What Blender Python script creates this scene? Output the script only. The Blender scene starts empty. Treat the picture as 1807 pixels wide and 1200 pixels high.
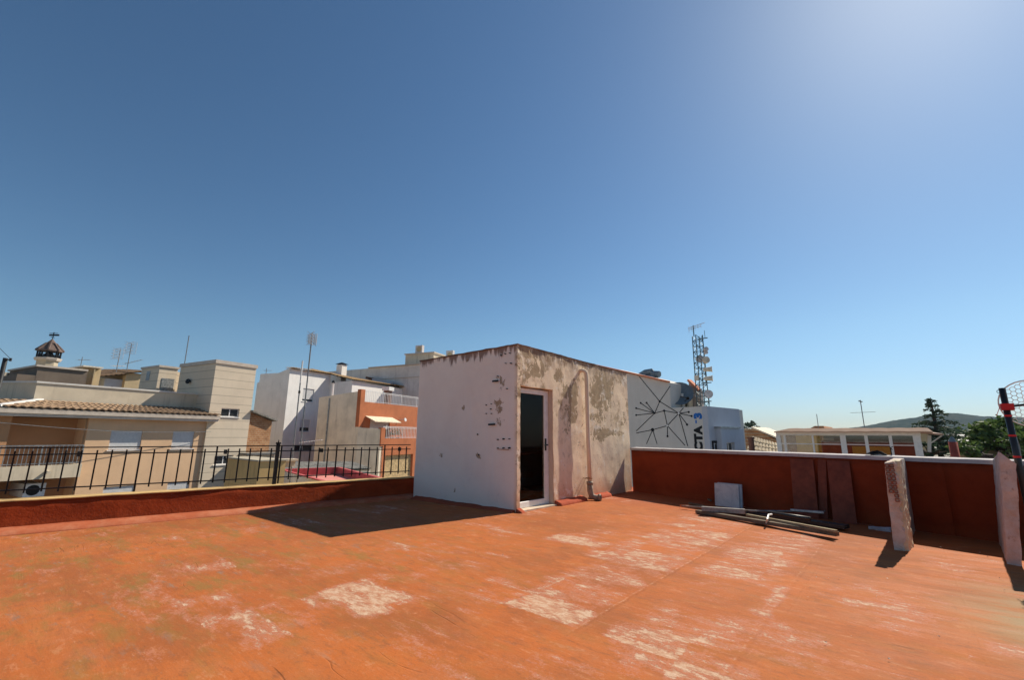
import bpy, bmesh, math, random
from mathutils import Vector, Matrix, noise
random.seed(7)
R = math.radians
scene = bpy.context.scene
COL = scene.collection

# ------------------------------------------------------------------ camera
CAM = Vector((-6.045, -5.032, 1.25))
PITCH, YAW, ROLL, FPX = math.atan(169/790), R(40.5-90), R(0.4), 790.0
cd = bpy.data.cameras.new('camera'); cam = bpy.data.objects.new('camera', cd); COL.objects.link(cam)
CM = Matrix.Rotation(YAW, 4, 'Z') @ Matrix.Rotation(math.pi/2+PITCH, 4, 'X') @ Matrix.Rotation(ROLL, 4, 'Z')
cam.matrix_world = Matrix.Translation(CAM) @ CM
cd.sensor_width = 36; cd.lens = FPX/1807*36; cd.clip_start = .05; cd.clip_end = 20000
scene.camera = cam

# ------------------------------------------------------------------ sky + sun
SUN_D, SUN_E = 10.2, 43.5          # degrees: right of the +X axis, above the horizon
w = bpy.data.worlds.new('World'); scene.world = w; w.use_nodes = True
wn = w.node_tree.nodes; wl = w.node_tree.links
sky = wn.new('ShaderNodeTexSky'); sky.sky_type = 'NISHITA'; sky.sun_disc = False
sky.sun_elevation = R(SUN_E); sky.sun_rotation = R(90+SUN_D)
sky.altitude = 100; sky.air_density = 1.0; sky.dust_density = 0.35; sky.ozone_density = 4.2
def wmul(a, c):
    m_ = wn.new('ShaderNodeVectorMath'); m_.operation = 'MULTIPLY'; wl.new(a, m_.inputs[0]); m_.inputs[1].default_value = c; return m_.outputs[0]
gm_ = wn.new('ShaderNodeGamma'); gm_.inputs[1].default_value = 1.12; wl.new(wmul(sky.outputs[0], (.1, .1, .1)), gm_.inputs[0])
hs_ = wn.new('ShaderNodeHueSaturation'); hs_.inputs['Saturation'].default_value = 1.06; hs_.inputs['Value'].default_value = .98
wl.new(wmul(gm_.outputs[0], (11.1, 11.5, 10.5)), hs_.inputs['Color']); tcw = wn.new('ShaderNodeTexCoord'); sx_w = wn.new('ShaderNodeSeparateXYZ'); wl.new(tcw.outputs['Generated'], sx_w.inputs[0])
mr_ = wn.new('ShaderNodeMapRange'); mr_.interpolation_type = 'SMOOTHSTEP'; wl.new(sx_w.outputs[2], mr_.inputs[0])
mr_.inputs[1].default_value = .0; mr_.inputs[2].default_value = .22; mr_.inputs[3].default_value = 1; mr_.inputs[4].default_value = 0
hm_ = wn.new('ShaderNodeMix'); hm_.data_type = 'RGBA'; hm_.blend_type = 'MULTIPLY'; wl.new(mr_.outputs[0], hm_.inputs[0]); wl.new(hs_.outputs[0], hm_.inputs[6])
hm_.inputs[7].default_value = (.73, .76, .96, 1)      # whiter, bluer air close to the horizon
wl.new(hm_.outputs[2], wn['Background'].inputs[0]); wn['Background'].inputs[1].default_value = .073
sl = bpy.data.lights.new('sun', 'SUN'); sl.energy = 4.7; sl.angle = R(.53); sl.color = (1, .915, .775)
so = bpy.data.objects.new('sun', sl); COL.objects.link(so)
sv = Vector((math.cos(R(SUN_E))*math.cos(R(SUN_D)), -math.cos(R(SUN_E))*math.sin(R(SUN_D)), math.sin(R(SUN_E))))
so.rotation_euler = sv.to_track_quat('Z', 'Y').to_euler(); so.location = (10, -3, 30)
vs = scene.view_settings; vs.view_transform = 'Standard'; vs.look = 'None'; vs.exposure = 0.46; vs.gamma = 1
scene.cycles.max_bounces = 6; scene.cycles.diffuse_bounces = 4

# ------------------------------------------------------------------ survey helpers (photo pixel -> point on a real plane)
CM3 = CM.to_3x3()
def ray(x, y): return (CM3 @ Vector(((x-903.5)/FPX, (600-y)/FPX, -1)))
FWD = CM3 @ Vector((0, 0, -1)); FWD = Vector((FWD.x, FWD.y, 0)).normalized()
def FX(x, y, X0):
    d = ray(x, y); return CAM + d*((X0-CAM.x)/d.x)
def FY(x, y, Y0):
    d = ray(x, y); return CAM + d*((Y0-CAM.y)/d.y)
def FZ(x, y, Z0):
    d = ray(x, y); return CAM + d*((Z0-CAM.z)/d.z)
TURN = []
def begin_turn(px, py, deg):
    """buildings of this block stand turned by deg about (px, py): survey them in their own straight frame"""
    global CAM, CM3, FWD, RT
    P = Vector((px, py, 0)); Rm = Matrix.Rotation(-R(deg), 3, 'Z')
    TURN.append((P, deg, set(bpy.data.objects), CAM, CM3, FWD, RT))
    CAM = P+Rm @ (CAM-P); CM3 = Rm @ CM3; FWD = Rm @ FWD; RT = Rm @ RT
def end_turn():
    global CAM, CM3, FWD, RT
    P, deg, old, CAM, CM3, FWD, RT = TURN.pop(); Rm = Matrix.Rotation(R(deg), 3, 'Z')
    for o in bpy.data.objects:
        if o not in old and o.parent is None:
            o.location = P+Rm @ (o.location-P); o.rotation_euler.z += R(deg)
def FF(x, y, F):
    d = ray(x, y); return CAM + d*(F/(d.x*FWD.x+d.y*FWD.y))

RT = Vector((FWD.y, -FWD.x, 0))
# ------------------------------------------------------------------ mesh helpers
def V(*a): return Vector(a)
def quad(bm, a, b, c, d): return bm.faces.new([bm.verts.new(p) for p in (a, b, c, d)])
def hexa(bm, P):
    """8 corners: bottom 4 ccw, top 4 ccw"""
    v = [bm.verts.new(p) for p in P]
    for f in ((3,2,1,0),(4,5,6,7),(0,1,5,4),(1,2,6,5),(2,3,7,6),(3,0,4,7)): bm.faces.new([v[i] for i in f])
def box(bm, x0, x1, y0, y1, z0, z1):
    if x0 > x1: x0, x1 = x1, x0
    if y0 > y1: y0, y1 = y1, y0
    if z0 > z1: z0, z1 = z1, z0
    hexa(bm, [(x0,y0,z0),(x1,y0,z0),(x1,y1,z0),(x0,y1,z0),(x0,y0,z1),(x1,y0,z1),(x1,y1,z1),(x0,y1,z1)])
def tube(bm, pts, r, seg=8, cap=True, r2=None):
    pts = [Vector(p) for p in pts]; rings = []
    n = len(pts)
    for i, p in enumerate(pts):
        t = (pts[min(i+1, n-1)]-pts[max(i-1, 0)]).normalized()
        a = t.orthogonal().normalized() if abs(t.z) < .99 else Vector((1,0,0))
        if i: 
            a = prev - t*prev.dot(t)
            a.normalize()
        prev = a; b = t.cross(a)
        rr = r if r2 is None else r+(r2-r)*i/(n-1)
        rings.append([bm.verts.new(p+(a*math.cos(k*2*math.pi/seg)+b*math.sin(k*2*math.pi/seg))*rr) for k in range(seg)])
    for i in range(n-1):
        for k in range(seg):
            bm.faces.new([rings[i][k], rings[i][(k+1)%seg], rings[i+1][(k+1)%seg], rings[i+1][k]])
    if cap:
        bm.faces.new(rings[0][::-1]); bm.faces.new(rings[-1])
def bar(bm, a, b, w, h=None, up=(0,0,1)):
    """rectangular bar between two points"""
    a, b = Vector(a), Vector(b); h = h or w
    t = (b-a).normalized(); s = t.cross(Vector(up))
    if s.length < 1e-4: s = t.cross(Vector((1,0,0)))
    s.normalize(); u = s.cross(t)
    s *= w/2; u *= h/2
    hexa(bm, [a-s-u, b-s-u, b+s-u, a+s-u, a-s+u, b-s+u, b+s+u, a+s+u])
def disc(bm, c, nrm, r, t=.01, seg=20):
    c = Vector(c); nrm = Vector(nrm).normalized()
    tube(bm, [c-nrm*t/2, c+nrm*t/2], r, seg)
def dish(bm, c, nrm, r, depth, rings=5, seg=22, th=.012):
    """shallow paraboloid opening along nrm, with thickness"""
    c = Vector(c); n = Vector(nrm).normalized(); a = n.orthogonal().normalized(); b = n.cross(a)
    grids = []
    for off in (0, -th):
        g = [[bm.verts.new(c+n*(off-depth))]]
        for i in range(1, rings+1):
            q = i/rings
            g.append([bm.verts.new(c+n*(off+depth*(q*q-1))+(a*math.cos(k*2*math.pi/seg)+b*math.sin(k*2*math.pi/seg))*r*q) for k in range(seg)])
        grids.append(g)
    for gi, g in enumerate(grids):
        for k in range(seg):
            f = [g[0][0], g[1][k], g[1][(k+1)%seg]]; bm.faces.new(f if gi == 0 else f[::-1])
            for i in range(1, rings):
                f = [g[i][k], g[i+1][k], g[i+1][(k+1)%seg], g[i][(k+1)%seg]]; bm.faces.new(f if gi == 0 else f[::-1])
    for k in range(seg):
        bm.faces.new([grids[0][-1][k], grids[1][-1][k], grids[1][-1][(k+1)%seg], grids[0][-1][(k+1)%seg]])
def rough(bm, cut, amp, freq, seed=0, keep=None):
    """subdivide long edges and push verts around with smooth noise"""
    bmesh.ops.remove_doubles(bm, verts=bm.verts, dist=1e-5)
    for _ in range(7):
        es = [e for e in bm.edges if e.calc_length() > cut]
        if not es: break
        bmesh.ops.subdivide_edges(bm, edges=es, cuts=1, use_grid_fill=True)
    bmesh.ops.triangulate(bm, faces=[f for f in bm.faces if len(f.verts) > 4])
    for v in bm.verts:
        if keep and keep(v.co): continue
        n = noise.noise_vector(v.co*freq+Vector((seed, seed*2, 0)))+.5*noise.noise_vector(v.co*freq*2.7+Vector((seed, 3, 1)))
        v.co += n*amp
def slabgrid(bm, corners, cut, amp, freq, seed=0, keep=None):
    b2 = bmesh.new(); hexa(b2, corners); rough(b2, cut, amp, freq, seed, keep)
    me = bpy.data.meshes.new('t'); b2.to_mesh(me); b2.free(); bm.from_mesh(me); bpy.data.meshes.remove(me)
def walls(bm, axis, s0, s1, z0, z1, P, th, holes=()):
    """wall with real openings. axis 'Y': plane y=P, s runs along x; axis 'X': plane x=P, s runs along y. holes: (s0,s1,z0,z1)"""
    ss = sorted({s0, s1, *[min(max(h[i], s0), s1) for h in holes for i in (0, 1)]})
    zz = sorted({z0, z1, *[min(max(h[i], z0), z1) for h in holes for i in (2, 3)]})
    for i in range(len(ss)-1):
        for j in range(len(zz)-1):
            cs, cz = (ss[i]+ss[i+1])/2, (zz[j]+zz[j+1])/2
            if any(h[0] < cs < h[1] and h[2] < cz < h[3] for h in holes): continue
            if axis == 'Y': box(bm, ss[i], ss[i+1], P, P+th, zz[j], zz[j+1])
            else: box(bm, P, P+th, ss[i], ss[i+1], zz[j], zz[j+1])
    bmesh.ops.remove_doubles(bm, verts=bm.verts, dist=1e-5)
    # drop faces shared between neighbouring cells
    seen = {}
    for f in bm.faces: seen.setdefault(tuple(round(c, 4) for c in f.calc_center_median()), []).append(f)
    bad = [f for fs in seen.values() if len(fs) > 1 for f in fs]
    bmesh.ops.delete(bm, geom=bad, context='FACES_ONLY')
def tiles(bm, e0, e1, r1, r0, pitch=.24, amp=.05, row=.4, th=.06):
    """Spanish barrel tile surface: eave e0->e1, ridge r0->r1"""
    e0, e1, r0, r1 = map(Vector, (e0, e1, r0, r1))
    L = max((e1-e0).length, (r1-r0).length); n = max(2, int(L/pitch)); S = 6
    D = ((r0-e0).length+(r1-e1).length)/2; m = max(1, int(D/row))
    nrm = (e1-e0).cross(r0-e0).normalized()
    if nrm.z < 0: nrm = -nrm
    cols = n*S+1
    rows = []
    for j in range(m):
        for q in (0, 1):
            v = (j+q)/m; lift = .035*(1-q)
            line = []
            for i in range(cols):
                u = i/(cols-1)
                p = (e0.lerp(e1, u)).lerp(r0.lerp(r1, u), v)
                h = abs(math.sin(math.pi*i/S))
                wob = noise.noise(Vector((i//S*1.7, j*2.3, 5)))*.012
                line.append(bm.verts.new(p+nrm*(h*amp+lift+wob+(.01 if i%S==0 else 0))))
            rows.append(line)
    for j in range(len(rows)-1):
        for i in range(cols-1): bm.faces.new([rows[j][i], rows[j][i+1], rows[j+1][i+1], rows[j+1][i]])
    a, b, c, d = [bm.verts.new(p-nrm*th) for p in (e0, e1, r1, r0)]
    bm.faces.new([d, c, b, a])
    low = [bm.verts.new(v.co-nrm*(th*.2+ (v.co-(e0.lerp(e1, i/(cols-1)))).dot(nrm)*.0+.045)) for i, v in enumerate(rows[0])]
    for i in range(cols-1): bm.faces.new([low[i], low[i+1], rows[0][i+1], rows[0][i]])

# ------------------------------------------------------------------ object helpers
def tag(o, label=None, cat=None, group=None, kind=None):
    if label: o['label'] = label
    if cat: o['category'] = cat
    if group: o['group'] = group
    if kind: o['kind'] = kind
    return o
def thing(name, label, cat, loc=(0,0,0), group=None):
    o = bpy.data.objects.new(name, None); COL.objects.link(o); o.location = loc; o.empty_display_size = .2
    return tag(o, label, cat, group)
def rootloc(o):
    while o.parent: o = o.parent
    return o.location
def obj(name, bm, m, parent=None, loc=None, smooth=False, label=None):
    """links bm (built in world coordinates) as one mesh object"""
    L = rootloc(parent).copy() if parent else Vector(loc or (0,0,0))
    for v in bm.verts: v.co -= L
    bmesh.ops.recalc_face_normals(bm, faces=bm.faces)
    me = bpy.data.meshes.new(name); bm.to_mesh(me); bm.free()
    me.materials.append(m)
    if smooth:
        for p in me.polygons: p.use_smooth = True
    o = bpy.data.objects.new(name, me); COL.objects.link(o)
    if parent: o.parent = parent
    else: o.location = L
    if label: o['label'] = label
    return o
def single(name, bm, m, label, cat, loc, group=None, smooth=False):
    return tag(obj(name, bm, m, None, loc, smooth), label, cat, group)
def struct(name, bm, m, smooth=False): return tag(obj(name, bm, m, smooth=smooth), kind='structure')
def B(): return bmesh.new()
def bxm(*a):
    bm = B(); box(bm, *a); return bm
def copy_tree(o, parent=None):
    c = o.copy(); COL.objects.link(c)
    if parent: c.parent = parent
    for ch in list(o.children): copy_tree(ch, c)
    return c

# ------------------------------------------------------------------ material helpers
class NT:
    def __init__(s, name):
        s.m = bpy.data.materials.new(name); s.m.use_nodes = True
        s.t = s.m.node_tree; s.b = s.t.nodes['Principled BSDF']; s.out = s.t.nodes['Material Output']
        s.oc = s.n('ShaderNodeTexCoord').outputs['Object']
    def n(s, ty, **k):
        nd = s.t.nodes.new(ty)
        for a, v in k.items():
            if hasattr(v, 'is_output'): s.t.links.new(v, nd.inputs[a.replace('_', ' ')])
            elif a in [i.name.replace(' ', '_') for i in nd.inputs]: nd.inputs[a.replace('_', ' ')].default_value = v
            else: setattr(nd, a, v)
        return nd
    def link(s, a, b): s.t.links.new(a, b)
    def setb(s, name, v):
        i = s.b.inputs[name]
        if hasattr(v, 'is_output'): s.t.links.new(v, i)
        else: i.default_value = v
    def map(s, sc=(1,1,1), loc=(0,0,0), rot=(0,0,0), vec=None):
        nd = s.t.nodes.new('ShaderNodeMapping'); s.link(vec or s.oc, nd.inputs['Vector'])
        nd.inputs['Scale'].default_value = sc; nd.inputs['Location'].default_value = loc; nd.inputs['Rotation'].default_value = rot
        return nd.outputs[0]
    def noise(s, scale, detail=5, rough=.6, vec=None, dist=0):
        nd = s.n('ShaderNodeTexNoise', Scale=scale, Detail=detail, Roughness=rough, Distortion=dist)
        s.link(vec or s.oc, nd.inputs['Vector']); return nd.outputs['Fac']
    def math(s, op, a, b=0.0, c=None, clamp=False):
        nd = s.t.nodes.new('ShaderNodeMath'); nd.operation = op; nd.use_clamp = clamp
        for i, v in enumerate((a, b) if c is None else (a, b, c)):
            if hasattr(v, 'is_output'): s.link(v, nd.inputs[i])
            else: nd.inputs[i].default_value = v
        return nd.outputs[0]
    def ramp(s, v, a, b, lo=0., hi=1., smooth=True):
        nd = s.t.nodes.new('ShaderNodeMapRange'); nd.interpolation_type = 'SMOOTHSTEP' if smooth else 'LINEAR'; nd.clamp = True
        s.link(v, nd.inputs[0])
        for i, q in zip((1, 2, 3, 4), (a, b, lo, hi)):
            if hasattr(q, 'is_output'): s.link(q, nd.inputs[i])
            else: nd.inputs[i].default_value = q
        return nd.outputs[0]
    def mix(s, f, a, b, mode='MIX'):
        nd = s.t.nodes.new('ShaderNodeMix'); nd.data_type = 'RGBA'; nd.blend_type = mode
        for i, v in ((0, f), (6, a), (7, b)):
            if hasattr(v, 'is_output'): s.link(v, nd.inputs[i])
            elif i == 0: nd.inputs[0].default_value = v
            else: nd.inputs[i].default_value = (*v, 1)
        return nd.outputs[2]
    def attr(s, name):
        nd = s.t.nodes.new('ShaderNodeAttribute'); nd.attribute_name = name; return nd.outputs['Fac']
    def sep(s, vec=None):
        nd = s.t.nodes.new('ShaderNodeSeparateXYZ'); s.link(vec or s.oc, nd.inputs[0]); return nd.outputs
    def bump(s, h, strength=.4, dist=.01, prev=None):
        nd = s.n('ShaderNodeBump', Strength=strength, Distance=dist); s.link(h, nd.inputs['Height'])
        if prev is not None: s.link(prev, nd.inputs['Normal'])
        s.link(nd.outputs[0], s.b.inputs['Normal']); return nd.outputs[0]
def simple(name, c, rough_=.7, metal=0, var=.12, sc=6, bump=.15):
    n = NT(name)
    f = n.noise(sc, 5, .65)
    d = tuple(x*(1-var*1.6) for x in c); l = tuple(min(1, x*(1+var)) for x in c)
    n.setb('Base Color', n.mix(n.ramp(f, .3, .7), d, l)); n.setb('Roughness', rough_); n.setb('Metallic', metal); n.setb('Specular IOR Level', .5 if rough_ < .5 else .2)
    if bump: n.bump(n.noise(sc*8, 3), bump, .004)
    return n.m
def plaster(name, c, stain=(.3, .26, .2), amt=.5, streak=1.2, bump=.25, var=.1, fine=25, seed=0., lines=0):
    """painted render with vertical rain streaks and blotches"""
    n = NT(name)
    big = n.noise(.9, 5, .65, n.map(loc=(seed, seed, seed)))
    st = n.noise(1.0, 6, .7, n.map(sc=(streak*3, streak*3, streak*.25), loc=(seed, 0, 0)))
    c2 = tuple(x*(1-var*2) for x in c)
    col = n.mix(n.ramp(big, .35, .7), c, c2)
    msk = n.math('MULTIPLY', n.ramp(st, .5, .78), amt)
    col = n.mix(msk, col, stain)
    fi = n.noise(fine, 4, .7)
    col = n.mix(n.ramp(fi, .62, .75, 0, .25), col, tuple(x*.6 for x in c))
    if lines:
        z = n.sep()[2]
        fr = n.math('FRACT', n.math('DIVIDE', z, lines))
        ln = n.math('LESS_THAN', fr, .035/lines)
        col = n.mix(n.math('MULTIPLY', ln, .6), col, tuple(x*.35 for x in c))
    n.setb('Base Color', col); n.setb('Roughness', .9); n.setb('Specular IOR Level', .2)
    n.bump(n.noise(fine*1.4, 4, .7), bump, .006)
    return n.m
M = {}
M['iron'] = simple('black_iron', (.018, .017, .018), .5, .3, .3, 30)
M['galv'] = simple('galvanised', (.32, .34, .35), .45, .6, .25, 9)
M['alu'] = simple('aluminium', (.55, .56, .57), .35, .7, .2, 12)
M['ant'] = simple('antenna_metal', (.25, .25, .25), .5, .5, .2, 12)
M['towersteel'] = simple('tower_steel', (.13, .17, .18), .55, .4, .2, 12)
M['whitepaint'] = simple('white_paint', (.78, .76, .73), .45, 0, .06, 8, .05)
M['whitemetal'] = simple('white_metal', (.72, .72, .72), .4, 0, .08, 8, .05)
M['dishgrey'] = simple('dish_grey', (.62, .58, .56), .6, 0, .12, 6, .05)
M['bigdish'] = simple('big_dish_grey', (.16, .20, .23), .5, 0, .12, 3, .05)
M['black'] = simple('black_plastic', (.015, .015, .016), .45, 0, .3, 20, .1)
M['dark'] = simple('dark_void', (.02, .018, .017), .8, 0, .2, 5, 0)
M['shutter'] = simple('shutter_white', (.62, .62, .62), .5, 0, .06, 10, .05)
M['glassdark'] = simple('window_glass_dark', (.03, .035, .04), .08, 0, .2, 2, 0)
M['orange_tip'] = simple('orange_plastic', (.55, .12, .03), .5)
M['redplastic'] = simple('red_tape', (.55, .03, .03), .5, 0, .1)

# ================================================================== TERRACE
WALLP = [(4.62, .9), (4.15, -.08), (2.52, -5.4), (1.55, -9.0)]   # inner face line of the right-hand wall
def wall_x(y):
    (xa, ya), (xb, yb) = WALLP[1], WALLP[2]
    return xa+(xb-xa)*(y-ya)/(yb-ya)
def par_y(x): return 2.72-.17*x        # foot of the left parapet
# ---- floor: painted bitumen membrane
def floor_material():
    n = NT('painted_membrane')
    x, y, z = n.sep()
    big = n.noise(.55, 5, .6)
    strk = n.noise(1, 6, .65, n.map(sc=(7, 1.1, 1)), dist=.6)       # brush / wear streaks lying across the sheets
    strk2 = n.noise(1, 5, .7, n.map(sc=(16, 2.6, 1), loc=(3, 9, 0)), dist=.3)
    fine = n.noise(38, 5, .75)
    med = n.noise(3.2, 6, .7, dist=.4)
    col = n.mix(n.ramp(big, .36, .66), (.47, .128, .030), (.39, .105, .029))
    col = n.mix(n.ramp(med, .45, .72, 0, .55), col, (.40, .15, .065))
    col = n.mix(n.ramp(strk, .5, .75, 0, .3), col, (.44, .175, .062))
    col = n.mix(n.ramp(strk2, .58, .75, 0, .4), col, (.28, .075, .026))
    col = n.mix(n.ramp(n.noise(9, 5, .7), .6, .75, 0, .35), col, (.35, .16, .08))
    # sheet to sheet tone steps (one metre wide sheets running along X)
    sh = n.math('FLOOR', n.math('ADD', y, .22))
    wn_ = n.n('ShaderNodeTexWhiteNoise', noise_dimensions='1D'); n.link(sh, wn_.inputs['W'])
    col = n.mix(n.math('MULTIPLY', wn_.outputs[0], .25), col, (.35, .14, .055))
    dk = n.noise(.8, 6, .72, n.map(sc=(1.3, .7, 1), loc=(11, 5, 0)))
    col = n.mix(n.ramp(dk, .48, .62, 0, .65), col, (.29, .088, .030))
    dk2 = n.noise(5, 6, .8, n.map(sc=(2.2, .8, 1), loc=(1, 15, 0)))
    col = n.mix(n.ramp(dk2, .52, .64, 0, .7), col, (.27, .095, .038))
    col = n.mix(n.ramp(dk2, .34, .45, .6, 0), col, (.54, .22, .105))
    # greenish / grey growth
    gm = n.math('MULTIPLY', n.attr('moss'), n.ramp(n.noise(2.1, 6, .72, n.map(sc=(2.2, .8, 1), loc=(5, 2, 0))), .46, .68))
    col = n.mix(n.math('MULTIPLY', gm, .62), col, (.235, .145, .04))
    gg = n.math('MULTIPLY', n.attr('moss'), n.ramp(n.noise(3.4, 6, .72, n.map(sc=(2.6, .7, 1), loc=(1, 7, 0))), .56, .70))
    col = n.mix(n.math('MULTIPLY', gg, .55), col, (.23, .17, .125))
    # worn grey-yellow area
    wear = n.math('MULTIPLY', n.attr('wear'), n.ramp(n.noise(1.6, 6, .7, n.map(sc=(2.4, .7, 1))), .3, .6))
    col = n.mix(wear, col, (.32, .21, .105))
    # peeled paint
    base_ = n.ramp(n.noise(.9, 4, .6, n.map(sc=(1, .7, 1), loc=(31, 4, 0))),   .46, .66, 0, .46)
    peel = n.math('MAXIMUM', n.attr('peel'), base_)
    n1 = n.noise(1, 2, .5, n.map(sc=(8, 2.8, 1), loc=(.3, .1, 0)), dist=.2)
    n2 = n.noise(1, 5, .75, n.map(sc=(22, 9, 1), loc=(4, .7, 0)), dist=.3)
    n3 = n.noise(60, 3, .8)
    cmb = n.t.nodes.new('ShaderNodeCombineXYZ'); wob = n.math('MULTIPLY', n.math('SUBTRACT', med, .5), .35)
    n.link(n.math('FLOOR', n.math('ADD', n.math('MULTIPLY', x, 3.1), wob)), cmb.inputs[0]); n.link(n.math('FLOOR', n.math('ADD', n.math('MULTIPLY', y, 1.55), wob)), cmb.inputs[1])
    wc = n.n('ShaderNodeTexWhiteNoise', noise_dimensions='2D'); n.link(cmb.outputs[0], wc.inputs['Vector'])
    cellv = n.math('MULTIPLY', n.math('SUBTRACT', wc.outputs[0], .5), .11)
    col = n.mix(n.math('MULTIPLY', n.ramp(wc.outputs[0], .0, 1.0), .22), col, (.30, .10, .032))
    pf = n.math('ADD', cellv, n.math('ADD', n.math('ADD', n.math('MULTIPLY', n1, .34), n.math('MULTIPLY', n2, .38)), n.math('MULTIPLY', n3, .28)))
    thr = n.math('SUBTRACT', .675, n.math('MULTIPLY', peel, .24))
    on = n.ramp(peel, .04, .12)
    halo = n.math('MULTIPLY', n.ramp(pf, n.math('SUBTRACT', thr, .085), n.math('SUBTRACT', thr, .02)), on)
    pm = n.math('MULTIPLY', n.ramp(pf, thr, n.math('ADD', thr, .025)), on)
    col = n.mix(n.math('MULTIPLY', halo, .62), col, (.47, .185, .115))
    pc = n.mix(n.ramp(n3, .35, .65), (.58, .41, .27), (.42, .24, .14))
    pc = n.mix(n.ramp(n2, .5, .6, 0, .5), pc, (.62, .45, .33))
    col = n.mix(n.math('MULTIPLY', pm, n.ramp(n2, .38, .60, .35, .9)), col, pc)
    # lap seams of the sheets and patch edges, broken up by wear
    def seamline(c, off, wd, lo, hi):
        d_ = n.math('ABSOLUTE', n.math('SUBTRACT', n.math('ADD', c, n.math('ADD', n.math('MULTIPLY', med, .05), n.math('MULTIPLY', n2, .03))), off+.04))
        return n.math('MULTIPLY', n.ramp(d_, 0, wd, 1, 0), n.ramp(n2, lo, hi))
    xlim = n.ramp(x, -3.4, -3.1)
    for c_, off, wd, lo, hi, f_, lim in ((y, -3.205, .014, .44, .60, .5, 1), (y, -4.125, .012, .48, .62, .4, 1), (y, -2.2, .008, .52, .64, .3, 0), (y, -1.18, .008, .54, .66, .25, 0), (x, -1.25, .008, .54, .66, .25, 0)):
        k1, k2 = n.math('MULTIPLY', seamline(c_, off, wd, lo, hi), f_), n.math('MULTIPLY', seamline(c_, off-.025, wd*1.6, lo-.06, hi), f_*1.1)
        if lim: k1, k2 = n.math('MULTIPLY', k1, xlim), n.math('MULTIPLY', k2, xlim)
        col = n.mix(k1, col, (.56, .33, .22)); col = n.mix(k2, col, (.24, .07, .022))
    # stray white flecks
    fl = n.noise(12, 4, .8, n.map(sc=(1.6, .7, 1), loc=(2, 2, 0)))
    col = n.mix(n.ramp(fl, .74, .80, 0, .8), col, (.62, .50, .42))
    gr = n.noise(85, 4, .8)
    col = n.mix(n.ramp(gr, .56, .68, 0, .45), col, (.16, .07, .03)); col = n.mix(n.ramp(gr, .30, .40, .4, 0), col, (.55, .28, .14))
    sc_ = n.noise(1, 5, .8, n.map(sc=(42, 5, 1), rot=(0, 0, .12)))
    col = n.mix(n.ramp(sc_, .60, .70, 0, .4), col, (.54, .30, .17))
    # thin dark cracks
    cn = n.noise(1.0, 3, .5, n.map(sc=(2.6, .42, 1), loc=(8, 3, 0)), dist=.35)
    cr = n.math('ABSOLUTE', n.math('SUBTRACT', cn, .5))
    crm = n.math('MULTIPLY', n.ramp(cr, .0, .0045, 1, 0), n.ramp(n.noise(1.1, 3, .6, n.map(loc=(4, 4, 4))), .56, .64))
    col = n.mix(n.math('MULTIPLY', crm, .3), col, (.16, .06, .025))
    # darker, brick-red tone towards the right-hand wall
    col = n.mix(n.attr('redder'), col, (.33, .07, .026))
    n.setb('Base Color', col); n.setb('Roughness', n.ramp(strk, .3, .8, .72, .9)); n.setb('Specular IOR Level', .12)
    seam = n.math('ABSOLUTE', n.math('SUBTRACT', n.math('FRACT', n.math('ADD', n.math('ADD', y, .22), n.math('MULTIPLY', med, .03))), .5))
    sm = n.ramp(seam, .485, .5)
    h = n.math('ADD', n.math('MULTIPLY', strk, .5), n.math('MULTIPLY', fine, .22))
    h = n.math('ADD', h, n.math('MULTIPLY', sm, .08))
    h = n.math('SUBTRACT', h, n.math('MULTIPLY', crm, .25))
    h = n.math('SUBTRACT', h, n.math('MULTIPLY', pm, .18))
    n.bump(h, .55, .02)
    return n.m
PATCH = [ # x0,x1,y0,y1,strength,feather
 (-3.25,-2.3,-3.2,-2.5,.80,.10), (-2.6,-1.2,-3.2,-2.45,.66,.15), (-1.6,.8,-3.2,-2.25,.62,.2), (.6,3.1,-3.2,-2.2,.60,.25), (-3.3,-2.7,-2.5,-2.05,.45,.1),
 (-1.5,-.2,-4.05,-3.35,.66,.15), (-.4,1.2,-4.1,-3.35,.58,.2), (1.0,2.4,-4.1,-3.4,.5,.2), (-2.15,-1.3,-4.16,-4.02,.85,.05), (-2.2,-1.4,-3.9,-3.4,.35,.15),
 (-4.06,-3.55,-2.04,-1.26,.95,.1), (-4.25,-4.0,-1.7,-1.3,.6,.1), (-1.28,-.85,-2.25,-1.45,.86,.1), (-.8,-.2,-2.1,-1.6,.5,.15),
 (-4.75,-4.28,-1.95,-1.2,.5,.12), (-3.5,-2.4,-4.15,-3.45,.62,.2), (-3.3,-3.05,-4.3,-3.4,.7,.08), (-2.9,-2.2,-4.5,-4.1,.45,.2),
 (-1.25,-.9,-5.0,-4.6,.55,.15), (-2.0,-1.4,-5.0,-4.6,.40,.2), (.2,1.0,-5.4,-5.0,.42,.15), (-1.9,-1.6,-5.45,-5.2,.7,.1), (-.3,.5,-4.6,-4.3,.3,.2),
 (-3.1,-2.7,2.0,2.6,.35,.2), (-1.8,-.9,1.6,2.4,.5,.25), (-5.1,-4.6,1.5,2.2,.25,.3), (-4.0,-3.3,-.9,.2,.28,.3), (-5.2,-4.7,-.9,-.3,.35,.2)]
def rectf(x, y, p):
    dx = max(p[0]-x, x-p[1]); dy = max(p[2]-y, y-p[3]); d = max(dx, dy)
    d += noise.noise(Vector((x*3, y*3, p[0])))*.045
    t = min(1, max(0, .5-d/p[5]/1.6)); return t*t*(3-2*t)*p[4]
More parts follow.
